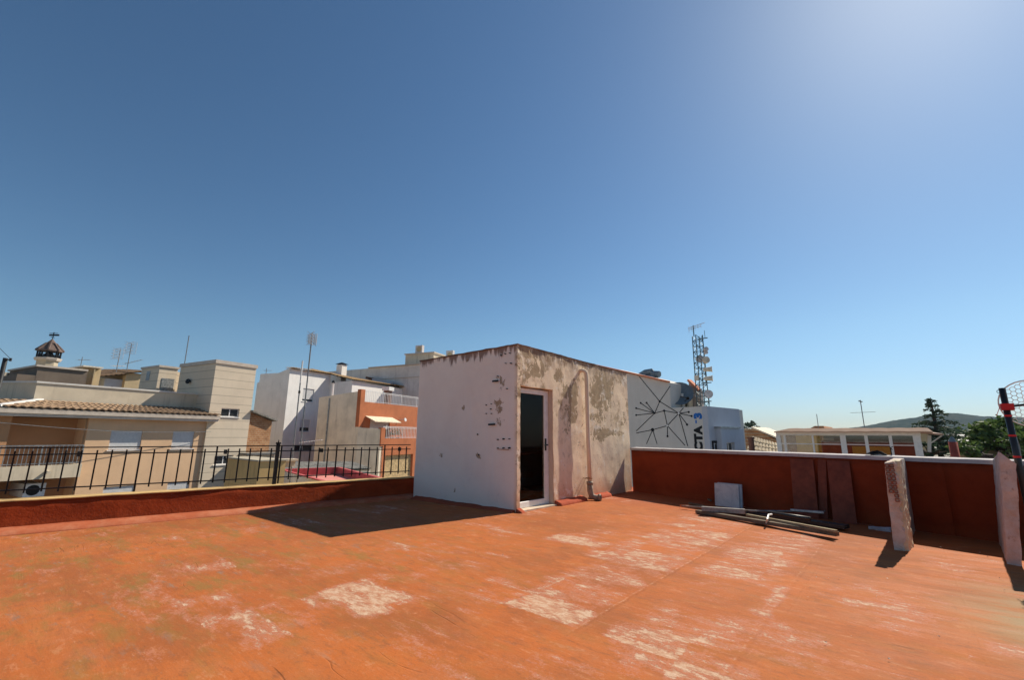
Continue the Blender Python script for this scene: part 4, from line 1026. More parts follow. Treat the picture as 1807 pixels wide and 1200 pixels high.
bm = B(); ngon(bm, bc2, sc_*1.18, bz(619), bz(617)); ngon(bm, bc2, sc_*1.18, bz(617), bz(604.5), r1=sc_*.44); ngon(bm, bc2, sc_*.52, bz(604.5), bz(603)); ngon(bm, bc2, sc_*.42, bz(603), bz(595.5), r1=.04); 
for k in range(8):
    a = R(22.5)+k*math.pi/4; tube(bm, [V(bc2[0]+sc_*1.18*math.cos(a), bc2[1]+sc_*1.18*math.sin(a), bz(617)), V(bc2[0]+sc_*.44*math.cos(a), bc2[1]+sc_*.44*math.sin(a), bz(604.3))], .12, 5)
    tube(bm, [V(bc2[0]+sc_*1.18*math.cos(a), bc2[1]+sc_*1.18*math.sin(a), bz(618)), V(bc2[0]+sc_*1.18*math.cos(a), bc2[1]+sc_*1.18*math.sin(a), bz(614.3))], .12, 5, True, .02)
obj('roof', bm, M['darktile'], bt)
bm = B(); ngon(bm, bc2, .55, bz(627), bz(621), 12, .3); ngon(bm, bc2, .2, bz(621), bz(617)); obj('bell', bm, M['iron'], bt)
bm = B(); tube(bm, [(*bc2, bz(596)), (*bc2, bz(583))], .05, 5); tube(bm, [V(*bc2, bz(592.8))-RT*.01, V(*bc2, bz(592.0))], .2, 8)
bar(bm, V(*bc2, bz(585))-RT*.5, V(*bc2, bz(585))+RT*.5, .06); bar(bm, V(*bc2, bz(588.3))-RT*.5, V(*bc2, bz(588.3))+RT*.7, .06, .2); obj('weather_vane', bm, M['iron'], bt)

# ---------------------------------------------------- far left: pale flats, balustrade house, utility pole
fw = thing('pale_apartment_block', 'pale flat-roofed apartment block at the left edge behind the utility pole', 'building', (-18, 60, GZ))
bm = Bfy(-60, 36, 655, 700, 60, 12, zb=GZ); obj('wall', bm, M['cream'], fw)
for (a, b, c, d_) in ((13,21,658,663),(4,8,669,674),(12,15,669,675),(-8,-2,658,663)):
    bm = Bfy(a, b, c, d_, 59.97, .02); obj('window', bm, M['dark'], fw)
bs = thing('balustrade_house', 'low house with orange side wall and cream balustrade by the left edge', 'house', (-14, 45, GZ))
bm = Bfy(-30, 13, 685, 720, 45, 5, zb=GZ); obj('wall', bm, M['tan'], bs)
bm = Bfy(3, 13, 676, 690, 43, 1.5); obj('side_wall', bm, M['redbrick'], bs)
bm = B()
for k in range(14): 
    p = FY(-18+2.2*k, 685, 45); tube(bm, [p, p+V(0,0,.25), p+V(0,0,.5)], .09, 6)
p, q = FY(-20,676,45), FY(14,676,45); bar(bm, p, q, .2, .12); obj('balustrade', bm, M['cream'], bs)
up = FF(10, 632, 8.5); ub = FF(-8, 720, 8.5)
upo = thing('utility_pole', 'dark round utility pole with a small arm at the left edge', 'pole', (up.x, up.y, GZ))
bm = B(); tube(bm, [(up.x, up.y, GZ), (up.x, up.y, up.z)], .035, 12); obj('pole', bm, M['black'], upo, smooth=True)
bm = B(); bar(bm, (up.x, up.y, up.z-.03), V(up.x, up.y, up.z-.03)+RT*.11, .02); tube(bm, [V(up.x,up.y,up.z-.06)+RT*.10, V(up.x,up.y,up.z)+RT*.10], .02, 8); obj('arm', bm, M['black'], upo)
bm = B(); tube(bm, [V(up.x,up.y,up.z-.01)+RT*.09, FF(-30,585,8.5)], .004, 4); obj('wire', bm, M['black'], upo)
# clothes line / cable across the peach facade
bm = B(); a_, b_2 = FY(-10, 745, YP-1.0), FY(372, 762, YP-.2)
tube(bm, [a_.lerp(b_2, t/12)-V(0,0,.18*math.sin(math.pi*t/12)) for t in range(13)], .012, 4)
obj('cable', bm, M['galv'], ab)

end_turn()
begin_turn(12, 32, 18)
# ---------------------------------------------------- brick shed and small roofs left of the white house
bs2 = thing('brick_shed', 'rough brick shed with sloping top between cream tower and white house', 'shed', (5, 30, GZ))
YH = 29.0; p0, p1 = FY(440,727,YH), FY(480,744,YH)
bm = B(); hexa(bm, [(p0.x,YH,GZ),(p1.x,YH,GZ),(p1.x,YH+3,GZ),(p0.x,YH+3,GZ),(p0.x,YH,p0.z),(p1.x,YH,p1.z),(p1.x,YH+3,p1.z),(p0.x,YH+3,p0.z)]); obj('wall', bm, M['brick'], bs2)
bm = B(); bar(bm, (p0.x,YH+1.4,p0.z+.06), (p1.x+.2,YH+1.4,p1.z+.05), 3.4, .1); obj('roof', bm, M['fibro'], bs2)

# ---------------------------------------------------- white gabled house
YW = 38.0
wh = thing('white_house', 'large white house with a tan tiled roof and shuttered windows', 'house', (12, YW, GZ))
xC = FY(511, 660, YW).x; zC = FY(512, 650, YW).z; xJ = FY(583, 668, YW).x; zJ = FY(583, 661, YW).z
yJ = YW-3.2; xJ2 = FX(622, 668, xJ).x; yJ = FX(622, 672, xJ).y; zJ2 = FX(622,672,xJ).z
xR = FY(722, 690, yJ).x; zRr = FY(700, 682, yJ).z
WwA = (FY(534,697,YW).x, FY(554,697,YW).x, FY(543,709,YW).z, FY(543,686,YW).z)
WwB = (FY(529,752,YW).x, FY(547,752,YW).x, FY(538,762,YW).z, FY(538,741,YW).z)
WwC = (FY(517,790,YW).x, FY(552,790,YW).x, FY(535,797,YW).z, FY(535,785,YW).z)
yG = FX(452, 690, xC).y; zG = FX(452, 676, xC).z
zc_ = zC
bm = B(); walls(bm, 'Y', xC, xJ, GZ, zJ, YW, .14, [WwA, WwB, WwC])
hexa(bm, [(xC,YW,zJ+.001),(xJ,YW,zJ+.001),(xJ,YW+.14,zJ+.001),(xC,YW+.14,zJ+.001),(xC,YW,zC),(xJ,YW,zJ+.01),(xJ,YW+.14,zJ+.01),(xC,YW+.14,zC)])
hexa(bm, [(xC,YW+.14,GZ),(xC+.14,YW+.14,GZ),(xC+.14,yG,GZ),(xC,yG,GZ),(xC,YW+.14,zC),(xC+.14,YW+.14,zC),(xC+.14,yG,zG),(xC,yG,zG)])
box(bm, xC+.15, xJ, YW+.4, yG-.1, GZ, zJ-.4)
box(bm, xJ, xR, yJ, YW+2, GZ, zJ2-.02 if zJ2 < zRr else zRr)
obj('wall', bm, M['white'], wh)
window(wh, 'Y', *WwA, YW, .14, 0, .82); window(wh, 'Y', *WwB, YW, .14, 0, .66); window(wh, 'Y', *WwC, YW, .14, 1, 0)
bm = B()
tiles(bm, (xC+.05, YW-.25, zC+.03), (xJ+.1, YW-.25, zJ+.05), (xJ+.1, YW+2.5, zJ+.6), (xC+.3, YW+1.0, zC+.12), .3, .07, .5)
tiles(bm, (xJ-.15, yJ-.25, zJ2+.08), (xR+.1, yJ-.25, zRr+.10), (xR-1.0, YW+3, zRr+1.0), (xJ-.1, YW+3, zJ+.75), .3, .07, .5)
obj('roof', bm, M['tiletan'], wh)
bm = B(); bar(bm, FY(601,672,yJ+3.18)+V(0,-.25,0), FY(601,699,yJ+3.18)+V(0,-.25,0), .08); bar(bm, FY(602,673,YW-.05), FY(617,673,YW-.05), .06); obj('white_gutter_pipe', bm, M['whitepaint'], wh)
vp = thing('vent_pipe', 'slim white vent pipe with dark cap in front of the white house', 'pipe', FY(587, 700, 31.5))
bm = B(); p, q = FY(586,700,31.5), FY(588,676,31.5); tube(bm, [V(p.x,31.5,p.z-2), V(p.x,31.5,q.z)], .09, 8); obj('pipe', bm, M['whitepaint'], vp); bm = B(); tube(bm, [V(p.x,31.5,q.z), V(p.x,31.5,q.z+.22)], .15, 8, True, .08); obj('cap', bm, M['iron'], vp)
ch = FY(603, 650, 40); cht = thing('chimney', 'square white chimney with dark metal cap above the tiled roof', 'chimney', ch)
bm = B(); zt_ = FY(603,644.5,40).z; box(bm, ch.x-.4, ch.x+.4, 39.6, 40.4, ch.z-3, zt_); obj('stack', bm, M['whitepaint'], cht)
bm = B(); ngon(bm, (ch.x, 40), .75, zt_+.1, zt_+.32, 4, .1, R(45)); box(bm, ch.x-.3, ch.x+.3, 39.7, 40.3, zt_, zt_+.12); obj('cap', bm, M['iron'], cht)

# ---------------------------------------------------- long grey-white building behind
XG = 28.0
lg = thing('long_pale_building', 'long pale grey blank-walled building rising behind the white house', 'building', (XG, 45, GZ))
yA, yB_ = FX(752, 660, XG).y, FX(560, 660, XG).y
yM = FX(650, 660, XG).y
bm = B(); zA, zM, zB2 = FX(735,642,XG).z, FX(650,650,XG).z, FX(590,656,XG).z
hexa(bm, [(XG,yA-3,GZ),(XG+9,yA-3,GZ),(XG+9,yM,GZ),(XG,yM,GZ),(XG,yA-3,zA-.1),(XG+9,yA-3,zA-.1),(XG+9,yM,zM),(XG,yM,zM)])
hexa(bm, [(XG+.4,yM+.01,GZ),(XG+9,yM+.01,GZ),(XG+9,yB_+8,GZ),(XG+.4,yB_+8,GZ),(XG+.4,yM+.01,zM+.05),(XG+9,yM+.01,zM+.05),(XG+9,yB_+8,zB2),(XG+.4,yB_+8,zB2)])
obj('wall', bm, M['whitegrey'], lg)
bm = B(); bar(bm, (XG-.03,yA-3,zA-.02), (XG-.03,yM,zM+.06), .3, .1); bar(bm, (XG-.04,yA-1,FX(735,665,XG).z), (XG-.04,yM+3,FX(670,670,XG).z), .08, .08); obj('roof_edge', bm, M['gutter'], lg)
bm = B(); p, q = FX(700, 681, XG-.6), FX(650, 667, XG-.6); bar(bm, p, q, 1.0, .25); obj('lean_to_roof', bm, simple('rusty_sheet', (.13,.07,.05), .8, 0, .3, 4), lg)
bm = B(); p, q = FX(694, 678, XG-.8), FX(660, 672, XG-.8); bar(bm, p, q, .8, .5); obj('skylight', bm, M['bluegrey'], lg)
# penthouse with air conditioners
XH = 30.0
pa, pbq, pc = FX(715, 640, XH), FX(765, 635, XH), None
zP = FX(716, 628, XH).z; zP2 = FX(765, 622, XH).z
ph = thing('roof_penthouse', 'cream flat-roofed penthouse just left above the hut roof', 'building', (XH, (pa.y+pbq.y)/2, zA-1))
bm = B(); y0_, y1_ = pbq.y, pa.y; xE = FY(784, 628, y0_).x
box(bm, XH, xE, y0_, y1_, zA-2, (zP+zP2)/2); obj('wall', bm, M['tan'] if 0 else M['cream'], ph)
bm = B(); box(bm, XH-.15, xE+.1, y0_-.15, y1_+.1, (zP+zP2)/2+.002, (zP+zP2)/2+.16); box(bm, xE-.8, xE+1.6, y0_+.1, y1_-1, (zP+zP2)/2+.0-.6, (zP+zP2)/2-.05); obj('roof', bm, M['gutter'], ph)
for i, (px_, X_, lab) in enumerate(((736, XH, 'air conditioner unit standing at the far end of the cream penthouse roof'), (791, XH+3, 'air conditioner unit rising right behind the hut roof edge'))):
    p = FX(px_, 626, X_) ; zt_ = (zP+zP2)/2+.165 if i == 0 else (zP+zP2)/2-.25
    a_ = thing('air_conditioner', lab, 'air conditioner', (p.x+.5, p.y, zt_), 'air conditioners on the penthouse roof')
    bm = B(); box(bm, p.x+.3, p.x+.75, p.y-.5, p.y+.5, zt_, zt_+(1.05 if i == 0 else 1.15)); obj('casing', bm, M['dishgrey'], a_)
    bm = B(); disc(bm, (p.x+.29, p.y-.05, zt_+.55), (1,0,0), .36, .03, 16); obj('fan_grille', bm, M['tan'], a_)

# ---------------------------------------------------- terracotta building with balconies
YR = 26.0
rb = thing('terracotta_house', 'terracotta stepped house with white railings, awning and beige party wall', 'house', (16, YR, GZ))
xr0 = xat(644, 705, YR); xr1 = xat(760, 720, YR); zr1 = zat(690, 712, YR)
zr0 = zat(645, 708, YR)
# upper storey set back
YR2 = YR+1.7
def XY(px, py_, Y): return FY(px, py_, Y)
xa_ = XY(640, 725, YR2).x-.2
DR = (XY(653,748,YR2).x, XY(688,748,YR2).x, XY(668,775,YR2).z-.6, XY(668,741,YR2).z)
zTop = XY(690, 714, YR2).z
bm = B(); x_e = XY(760,740,YR2).x; walls(bm, 'Y', xa_+.25, x_e, XY(690,790,YR2).z-1, zTop, YR2, .2, [DR]); yf = FX(565, 720, xa_).y; box(bm, xa_+.25, x_e, YR2+.7, yf-.1, XY(690,790,YR2).z-1, zTop-.01)
obj('upper_wall', bm, M['redbrick'], rb)
zB1 = XY(700, 774, YR).z; zb2 = zB1
GD = (XY(679,820,YR).x, XY(728,820,YR).x, XY(700,848,YR).z-1.0, XY(700,803,YR).z)
x_s = XY(672, 800, YR).x
bm = B(); walls(bm, 'Y', x_s, XY(770,800,YR).x, GZ, zB1, YR, .25, [GD]); box(bm, x_s+.22, XY(770,800,YR).x, YR+.8, yf-.1, GZ, zB1-.3)
obj('lower_wall', bm, M['redbrick'], rb)
bm = B(); box(bm, GD[0], GD[1], YR+.2, YR+.24, GD[2], GD[3]); obj('roller_blind', bm, simple('straw_blind', (.50,.36,.19), .8, 0, .25, 8), rb)
window(rb, 'Y', *DR, YR2, .2, 1, .35, False, wname='glass_door')
bm = B(); p0, p1 = XY(645,734,YR2), XY(692,737,YR2); w1, w2 = XY(650,741,YR2-.9), XY(704,744,YR2-.9)
hexa(bm, [(p0.x,YR2,p0.z-.05),(p1.x,YR2,p0.z-.05),(p1.x,YR2,p0.z),(p0.x,YR2,p0.z),(p0.x,YR2-1.0,p0.z-.5),(p1.x,YR2-1.0,p0.z-.5),(p1.x,YR2-1.0,p0.z-.43),(p0.x,YR2-1.0,p0.z-.43)])
obj('awning', bm, simple('cream_canvas', (.72,.60,.44), .8), rb)
railing(rb, (xa_+.4, YR2+.1, zTop), (x_e, YR2+.1, zTop), .95, 44, 'whitemetal', 'roof_railing', .025, 4)
railing(rb, (x_s+.25, YR+.1, zB1), (XY(770,760,YR).x, YR+.1, zB1), .95, 36, 'whitemetal', 'balcony_railing', .03, 3)
# stepped party wall on the left
XW = xa_
bm = B(); yf = FX(565, 720, XW).y; zt1 = FX(600, 699, XW).z
hexa(bm, [(XW-.2,YR2,GZ),(XW+.2,YR2,GZ),(XW+.2,yf,GZ),(XW-.2,yf,GZ),(XW-.2,YR2,FX(640,697,XW).z+.3),(XW+.2,YR2,FX(640,697,XW).z+.3),(XW+.2,yf,FX(565,702,XW).z),(XW-.2,yf,FX(565,702,XW).z)])
hexa(bm, [(XW-.2,YR2,GZ),(XW+.2,YR2,GZ),(x_s+.2,YR,GZ),(x_s-.2,YR,GZ),(XW-.2,YR2,FX(640,755,XW).z),(XW+.2,YR2,FX(640,755,XW).z),(x_s+.2,YR,zB1+.75),(x_s-.2,YR,zB1+.75)])
obj('party_wall', bm, M['tanwall'], rb)
bm = B(); box(bm, XW-.21, XW+.3, YR2-.05, YR2+.3, XY(643,754,YR2).z, FX(640,697,XW).z+.45); obj('corner_pier', bm, M['redbrick'], rb)
bm = B(); box(bm, x_s-.21, x_s+.3, YR-.08, YR+.24, zB1-.6, zB1+.85); obj('corner_pier', bm, M['redbrick'], rb)
bm = B(); p = FX(580, 720, XW-.25); tube(bm, [(p.x,p.y,GZ),(p.x,p.y,FX(580,703,XW-.25).z)], .06, 8); obj('downpipe', bm, M['galv'], rb)
bm = B(); p = XY(711,741,YR2-.4); tube(bm, [V(p.x,YR2,p.z), V(p.x,YR2-.6,p.z+.05)], .03, 6); disc(bm, V(p.x,YR2-.65,p.z), (0,-1,.2), .16, .08, 12); obj('camera_lamp', bm, M['whitepaint'], rb)
fl_ = thing('flue_chimney', 'tall flue chimney with pale top on the terracotta house roof', 'chimney', XY(684, 715, YR2+1.5))
bm = B(); p = XY(684, 715, YR2+1.5); q = XY(686, 690, YR2+1.5); box(bm, p.x-.25, p.x+.25, YR2+1.3, YR2+1.8, p.z-.2, q.z); obj('stack', bm, simple('brown_flue', (.20,.12,.09), .8), fl_)
bm = B(); box(bm, p.x-.38, p.x+.38, YR2+1.15, YR2+1.95, q.z, q.z+.35); obj('cap', bm, M['whitepaint'], fl_)
for i, (px_, h_) in enumerate(((692, .55), (702, .45))):
    p = XY(px_, 775, YR+.7); t = thing('potted_plant', 'leafy green potted plant behind the balcony railing' if i == 0 else 'smaller leafy plant on the right of the balcony', 'plant', (p.x, YR+.7, zB1-.3))
    bm = B(); tube(bm, [(p.x,YR+.7,zB1-.3),(p.x,YR+.7,zB1+.1)], .16, 10, True, .2); obj('pot', bm, M['clay'], t)
    bm = B()
    for k in range(90):
        c = V(p.x, YR+.7, zB1+.3)+V(random.gauss(0,.28), random.gauss(0,.16), abs(random.gauss(0,h_*.6))); d = Vector((random.gauss(0,1), random.gauss(0,1), random.gauss(0,1))).normalized()*.10; e_ = d.orthogonal().normalized()*.04
        quad(bm, c-d, c+e_, c+d, c-e_)
    M.setdefault('leafpot', simple('pot_leaves', (.06,.10,.03), .6, 0, .4, 4)); obj('leaves', bm, M['leafpot'], t)

end_turn()
# ---------------------------------------------------- low roofs in front
YQ = 14.0
yb_ = thing('yellow_wall_hut', 'low yellow-stained wall block with flat top below the railing post', 'shed', (3, YQ, GZ))
p0, p1 = FY(457,815,YQ), FY(497,822,YQ)
bm = B(); box(bm, p0.x, p1.x+.15, YQ, YQ+3.4, GZ, p0.z); obj('wall', bm, M['ochre'], yb_)
bm = B(); box(bm, p0.x-.05, p1.x+.2, YQ-.05, YQ+3.45, p0.z+.002, p0.z+.06); obj('roof', bm, plaster('dusty_roof', (.48,.42,.32), (.3,.24,.17), .5), yb_)
pt = thing('pink_roof_terrace', 'pink painted roof terrace with darker pink parapets seen below the railing', 'terrace', (8, 18, GZ))
zp = -1.15
A_, B_2, C_, D_2 = [FZ(a, b, zp+.4) for a, b in ((497,828),(598,824.5),(700,850),(600,856))]
E_ = A_.lerp(D_2, 1.25); F_ = B_2.lerp(C_, 1.1)
def flat(q, z): return V(q.x, q.y, z)
bm = B(); hexa(bm, [flat(E_,GZ),flat(F_,GZ),flat(B_2,GZ),flat(A_,GZ),flat(E_,zp-.1),flat(F_,zp-.1),flat(B_2,zp-.1),flat(A_,zp-.1)])
bar(bm, flat(A_,zp+.12), flat(E_,zp+.12), .14, .44); obj('wall', bm, M['whitegrey'], pt)
bm = B(); hexa(bm, [flat(q,zp-.098) for q in (E_,F_,B_2,A_)]+[flat(q,zp) for q in (E_,F_,B_2,A_)]); obj('floor', bm, M['pink'], pt)
bm = B(); bar(bm, flat(A_,zp+.15), flat(B_2,zp+.15), .2, .5); bar(bm, flat(B_2,zp+.148), flat(F_,zp+.148), .2, .5); bar(bm, flat(A_,zp+.372), flat(E_,zp+.372), .17, .05); obj('parapet', bm, M['pinkdark'], pt)
xq0, yq1 = A_.x, max(A_.y, B_2.y)
x_s = FY(640, 815, yq1+2).x
fs_ = thing('corrugated_shed', 'grey corrugated fibre cement roof behind the pink terrace', 'shed', (10, 24, GZ))
bm = B(); box(bm, xq0-.3, x_s-.4, yq1+.3, yq1+2.2, GZ, zp+.05); obj('wall', bm, M['tanwall'], fs_)
bm = B(); tiles(bm, (xq0-.4, yq1+.2, zp+.30), (x_s-.4, yq1+.2, zp+.1), (x_s-.6, yq1+2.3, zp+.5), (xq0-.4, yq1+2.3, zp+.7), .18, .04, 1.6); obj('roof', bm, M['fibro'], fs_)
fs2 = thing('flat_grey_roof', 'dark grey flat-roofed outbuilding between cream tower and railing post', 'shed', (4, 24, GZ))
bm = B(); q0, q1 = FY(432,800,23), FY(500,800,23); xf_ = FY(434,800,25.5).x; box(bm, xf_, q1.x+.5, 25.5, 28, GZ, FY(465,803,25.5).z); obj('wall', bm, M['cream'], fs2)
bm = B(); zz_ = FY(465,803,25.5).z; box(bm, xf_, q1.x+.7, 25.3, 28.4, zz_+.002, zz_+.12); obj('roof', bm, M['fibro'], fs2)
fs3 = thing('lean_to_shed', 'small lean-to with dark sloping roof at the foot of the cream tower', 'shed', (2, 19, GZ))
bm = B(); q0, q1 = FY(437,840,18.5), FY(460,840,18.5); zz_ = FY(448,838,18.5).z; box(bm, q0.x, q1.x, 18.5, 20.5, GZ, zz_); obj('wall', bm, M['tanwall'], fs3)
bm = B(); hexa(bm, [(q0.x-.05,18.3,zz_+.002),(q1.x+.1,18.3,zz_+.002),(q1.x+.1,20.6,zz_+.002),(q0.x-.05,20.6,zz_+.002),(q0.x-.05,18.3,zz_+.06),(q1.x+.1,18.3,zz_+.06),(q1.x+.1,20.6,zz_+.35),(q0.x-.05,20.6,zz_+.35)]); obj('roof', bm, M['fibro'], fs3)
bcw = thing('vent_box', 'pale square vent cap on the yellow-walled block', 'vent', FY(507,818,YQ+2))
bm = B(); p = FY(507,824,YQ+2); box(bm, p.x-.3, p.x+.25, YQ+1.8, YQ+2.3, p.z, p.z+.25); box(bm, p.x-.4, p.x+.35, YQ+1.7, YQ+2.4, p.z+.252, p.z+.34); obj('vent', bm, M['cream'], bcw)

# masts in front
YM = 15.0
tm_ = FY(551, 587, YM); bmq = FY(538, 850, YM)
am = mast(tm_.x, YM, GZ, tm_.z, 'tall aerial mast topped by a cage-like panel antenna beside the pink terrace', .03)
grid_ant(am, FY(550, 598, YM), .38, .5, -FWD, 'dishgrey'); grid_ant(am, FY(550.5, 600, YM+.15), .30, .34, RT, 'galv')
yagi(am, FY(541, 780, YM), (RT*.9+V(0,0,.12)), .95, 10, .22, 'dishgrey'); 
bm = B()
for k in range(6): a_ = FY(540, 776+k*2.2, YM); tube(bm, [a_-RT*.1, a_+RT*.12], .008, 4)
obj('cross_arms', bm, M['dishgrey'], am)
tp = FY(534, 637, YM+1); am2 = mast(tp.x, YM+1, GZ, tp.z, 'thinner white-topped pole standing just left of the tall aerial mast', .03)
bm = B(); tube(bm, [(tp.x,YM+1,tp.z-.0), (tp.x,YM+1,tp.z-1.05)], .035, 8); obj('white_sleeve', bm, M['whitepaint'], am2)
bm = B(); a_ = FY(532,690,YM+1); tube(bm, [(tp.x,YM+1,a_.z),(tp.x,YM+1,a_.z-.12)], .05, 8); obj('joint', bm, M['iron'], am2)
a4 = FY(469, 663, 44); m4 = mast(a4.x, 44, a4.z-.5, FY(470,650,44).z, 'tiny aerial above the white house gable', .03); yagi(m4, FY(470,654,44), RT, .8, 4, .4)

# ---------------------------------------------------- mural building with lattice tower
begin_turn(20, 4, -10)
XM = 20.0
mb = thing('mural_building', 'grey-white building painted with a network of black lines and dots', 'building', (XM, 6, GZ))
def mp(px, py_, off=0.): return FX(px, py_, XM-off)
yc0 = mp(1240, 740).y; y_up = mp(1208, 700).y
zl = mp(1183, 718).z
zlow = mp(1225, 718).z
gA, gB = mp(1118, 661), mp(1235, 688)
ySp = mp(1182, 690).y
bm = B()
yFar = gA.y+3
zf = gA.z+(gA.z-gB.z)*3/(gA.y-gB.y)
zs = gB.z+(gA.z-gB.z)*(ySp-gB.y)/(gA.y-gB.y)
hexa(bm, [(XM,ySp,GZ),(XM+3,ySp,GZ),(XM+3,yFar,GZ),(XM,yFar,GZ),(XM,ySp,zs),(XM+3,ySp,zs),(XM+3,yFar,zf),(XM,yFar,zf)])
box(bm, XM, XM+5, yc0, ySp-.001, GZ, zlow)
obj('mural_wall', bm, M['mural'], mb)
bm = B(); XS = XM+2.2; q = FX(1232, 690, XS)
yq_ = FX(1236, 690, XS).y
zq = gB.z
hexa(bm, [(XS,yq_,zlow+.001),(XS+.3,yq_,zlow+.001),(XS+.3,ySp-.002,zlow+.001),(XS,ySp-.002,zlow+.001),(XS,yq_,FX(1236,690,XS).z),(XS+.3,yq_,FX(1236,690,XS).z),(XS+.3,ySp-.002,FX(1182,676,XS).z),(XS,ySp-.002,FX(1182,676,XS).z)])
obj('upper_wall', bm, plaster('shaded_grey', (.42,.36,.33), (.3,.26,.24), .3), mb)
bm = B(); bar(bm, (XM-.06,yFar,zf+.05), (XM-.06,ySp,zs+.05), .3, .1); bar(bm, (XS-.1,ySp-.1,FX(1182,676,XS).z+.05), (XS-.1,yq_,FX(1236,690,XS).z+.05), .4, .12); obj('tile_edge', bm, M['redtile'], mb)
# right wing: white faces toward -Y, coloured the blue grey they take in shade
xw1 = FY(1296, 730, yc0).x; zw = FY(1270, 724, yc0).z
yw = yc0
bm = B(); box(bm, XM+.001, xw1, yc0-.3, yc0-.001, GZ, zlow-.001)
obj('wing_wall', bm, M['bluegrey'], mb)
y2 = yc0-.62; xl1 = FX(1243, 790, XM+2).x
xa2, xb2 = FY(1272, 760, y2).x, FY(1306, 770, y2).x; za2 = FY(1290, 756, y2).z
wwin = [(FY(1283,790,y2).x, FY(1297,790,y2).x, FY(1290,796,y2).z-.5, FY(1290,781,y2).z)]
bm = B(); walls(bm, 'Y', xa2, xb2, GZ, za2, y2, .2, wwin); box(bm, xa2, xa2+.1, y2+.2, yc0-.301, GZ, za2-.01); box(bm, xw1+.01, xb2, y2+.2, y2+4, GZ, za2-.01); obj('low_wing', bm, M['bluegrey'], mb)
window(mb, 'Y', *wwin[0], y2, .2, 1, 0, False)
bm = B(); box(bm, xa2-.08, xb2+.08, y2-.08, yc0-.302, za2+.002, za2+.08); obj('wing_coping', bm, M['galv'], mb)
bm = B(); a_ = FY(1256,778,yc0-.31); b_2 = FY(1269,790,yc0-.31); frame(bm, 'Y', a_.x, b_2.x, b_2.z-.5, a_.z, yc0-.35, .12, .045, 1); obj('window', bm, M['iron'], mb)
bm = B(); box(bm, a_.x+.13, b_2.x-.13, yc0-.34, yc0-.305, (a_.z+b_2.z)/2, a_.z-.13); obj('window_blind', bm, M['shutter'], mb)
# mural: lines and dots (thin painted layer)
def seg(bm, a, b, w_=.042): 
    p, q = mp(*a, .012), mp(*b, .012); d = (q-p).normalized(); s_ = d.cross(V(1,0,0))*w_/2
    hexa(bm, [p-s_, q-s_, q+s_, p+s_, p-s_+V(.014,0,0), q-s_+V(.014,0,0), q+s_+V(.014,0,0), p+s_+V(.014,0,0)])
def cp5(x, y): return (1115+x/8, 650+y/8)
J = {'a': (392,468), 'b': (322,635), 'c': (455,600), 'd': (662,637), 'e': (500,812), 'f': (292,870)}
lines = [((105,118),'a'),('a',(541,250)),('a','b'),('a','d'),('b',(124,491)),('b',(207,489)),('b',(60,565)),('b',(60,662)),('b',(62,885)),('b','c'),('c','d'),('c','e'),('d','e'),('d',(727,560)),('d',(803,619)),('d',(842,676)),('d',(779,796)),
 ('d',(788,1100)),('e','f'),('e',(503,961)),('e',(750,1090)),('f',(62,915)),('f',(205,1070)),('f',(355,1070))]
bm = B()
for a_, b_2 in lines: seg(bm, cp5(*(J[a_] if isinstance(a_, str) else a_)), cp5(*(J[b_2] if isinstance(b_2, str) else b_2)))
dots = [('a',15),('b',13),('c',15),('f',25),((124,491),13),((207,489),14),((60,565),13),((60,662),13),((803,619),15),((842,676),15),((779,796),16),((503,961),15)]
for j_, r_ in dots: 
    x_, y_ = J[j_] if isinstance(j_, str) else j_; c = mp(*cp5(x_, y_), .012); rr = abs(mp(*cp5(x_, y_-r_)).z-c.z); disc(bm, c, (1,0,0), rr, .016, 20)
M['mblack'] = simple('mural_black', (.02, .02, .022), .8); M['mblue'] = simple('mural_blue', (.03, .16, .50), .8)
obj('network_mural', bm, M['mblack'], mb)
bm = B()
for j_ in ('d', 'e'): 
    x_, y_ = J[j_]; c = mp(*cp5(x_, y_), .02); rr = abs(mp(*cp5(x_, y_-14)).z-c.z); disc(bm, c, (1,0,0), rr, .012, 18)
obj('open_dots', bm, M['whitepaint'], mb)
def letters(txt, px, pyb, pyt, m, nm):
    """vertical lettering read bottom to top; pyb..pyt photo rows, px the baseline column (right side of glyphs)"""
    cu = bpy.data.curves.new(nm, 'FONT'); cu.body = txt; cu.extrude = .004; cu.offset = .07; cu.resolution_u = 6
    o = bpy.data.objects.new(nm, cu); COL.objects.link(o); dg = bpy.context.evaluated_depsgraph_get(); dg.update()
    me = bpy.data.meshes.new_from_object(o.evaluated_get(dg)); bpy.data.objects.remove(o); 
    bm = B(); bm.from_mesh(me); bpy.data.meshes.remove(me)
    xs_ = [v.co.x for v in bm.verts]; ys_ = [v.co.y for v in bm.verts]; x0, x1, y0, y1 = min(xs_), max(xs_), min(ys_), max(ys_)
    pb_, pt_ = mp(px, pyb), mp(px, pyt); yR_ = mp(px, (pyb+pyt)/2).y; yL_ = mp(px-LW, (pyb+pyt)/2).y
    for v in bm.verts:
        s = (v.co.x-x0)/(x1-x0); u = (v.co.y-y0)/(y1-y0) if txt != '-' else .42+.16*(v.co.y-y0)/(y1-y0)
        z = pb_.z+(pt_.z-pb_.z)*s; y = yR_+(yL_-yR_)*u
        v.co = V(XM-.012-v.co.z, y, z)
    obj(nm, bm, M[m], mb)
LW = 15
letters('3', 1239, 739.5, 728.5, 'mblue', 'lettering'); letters('-', 1236, 747, 741.5, 'mblue', 'lettering')
letters('A', 1239.5, 768, 751, 'mblack', 'lettering'); letters('T', 1240, 781, 765.5, 'mblack', 'lettering'); letters('C', 1240.5, 798, 780, 'mblack', 'lettering')
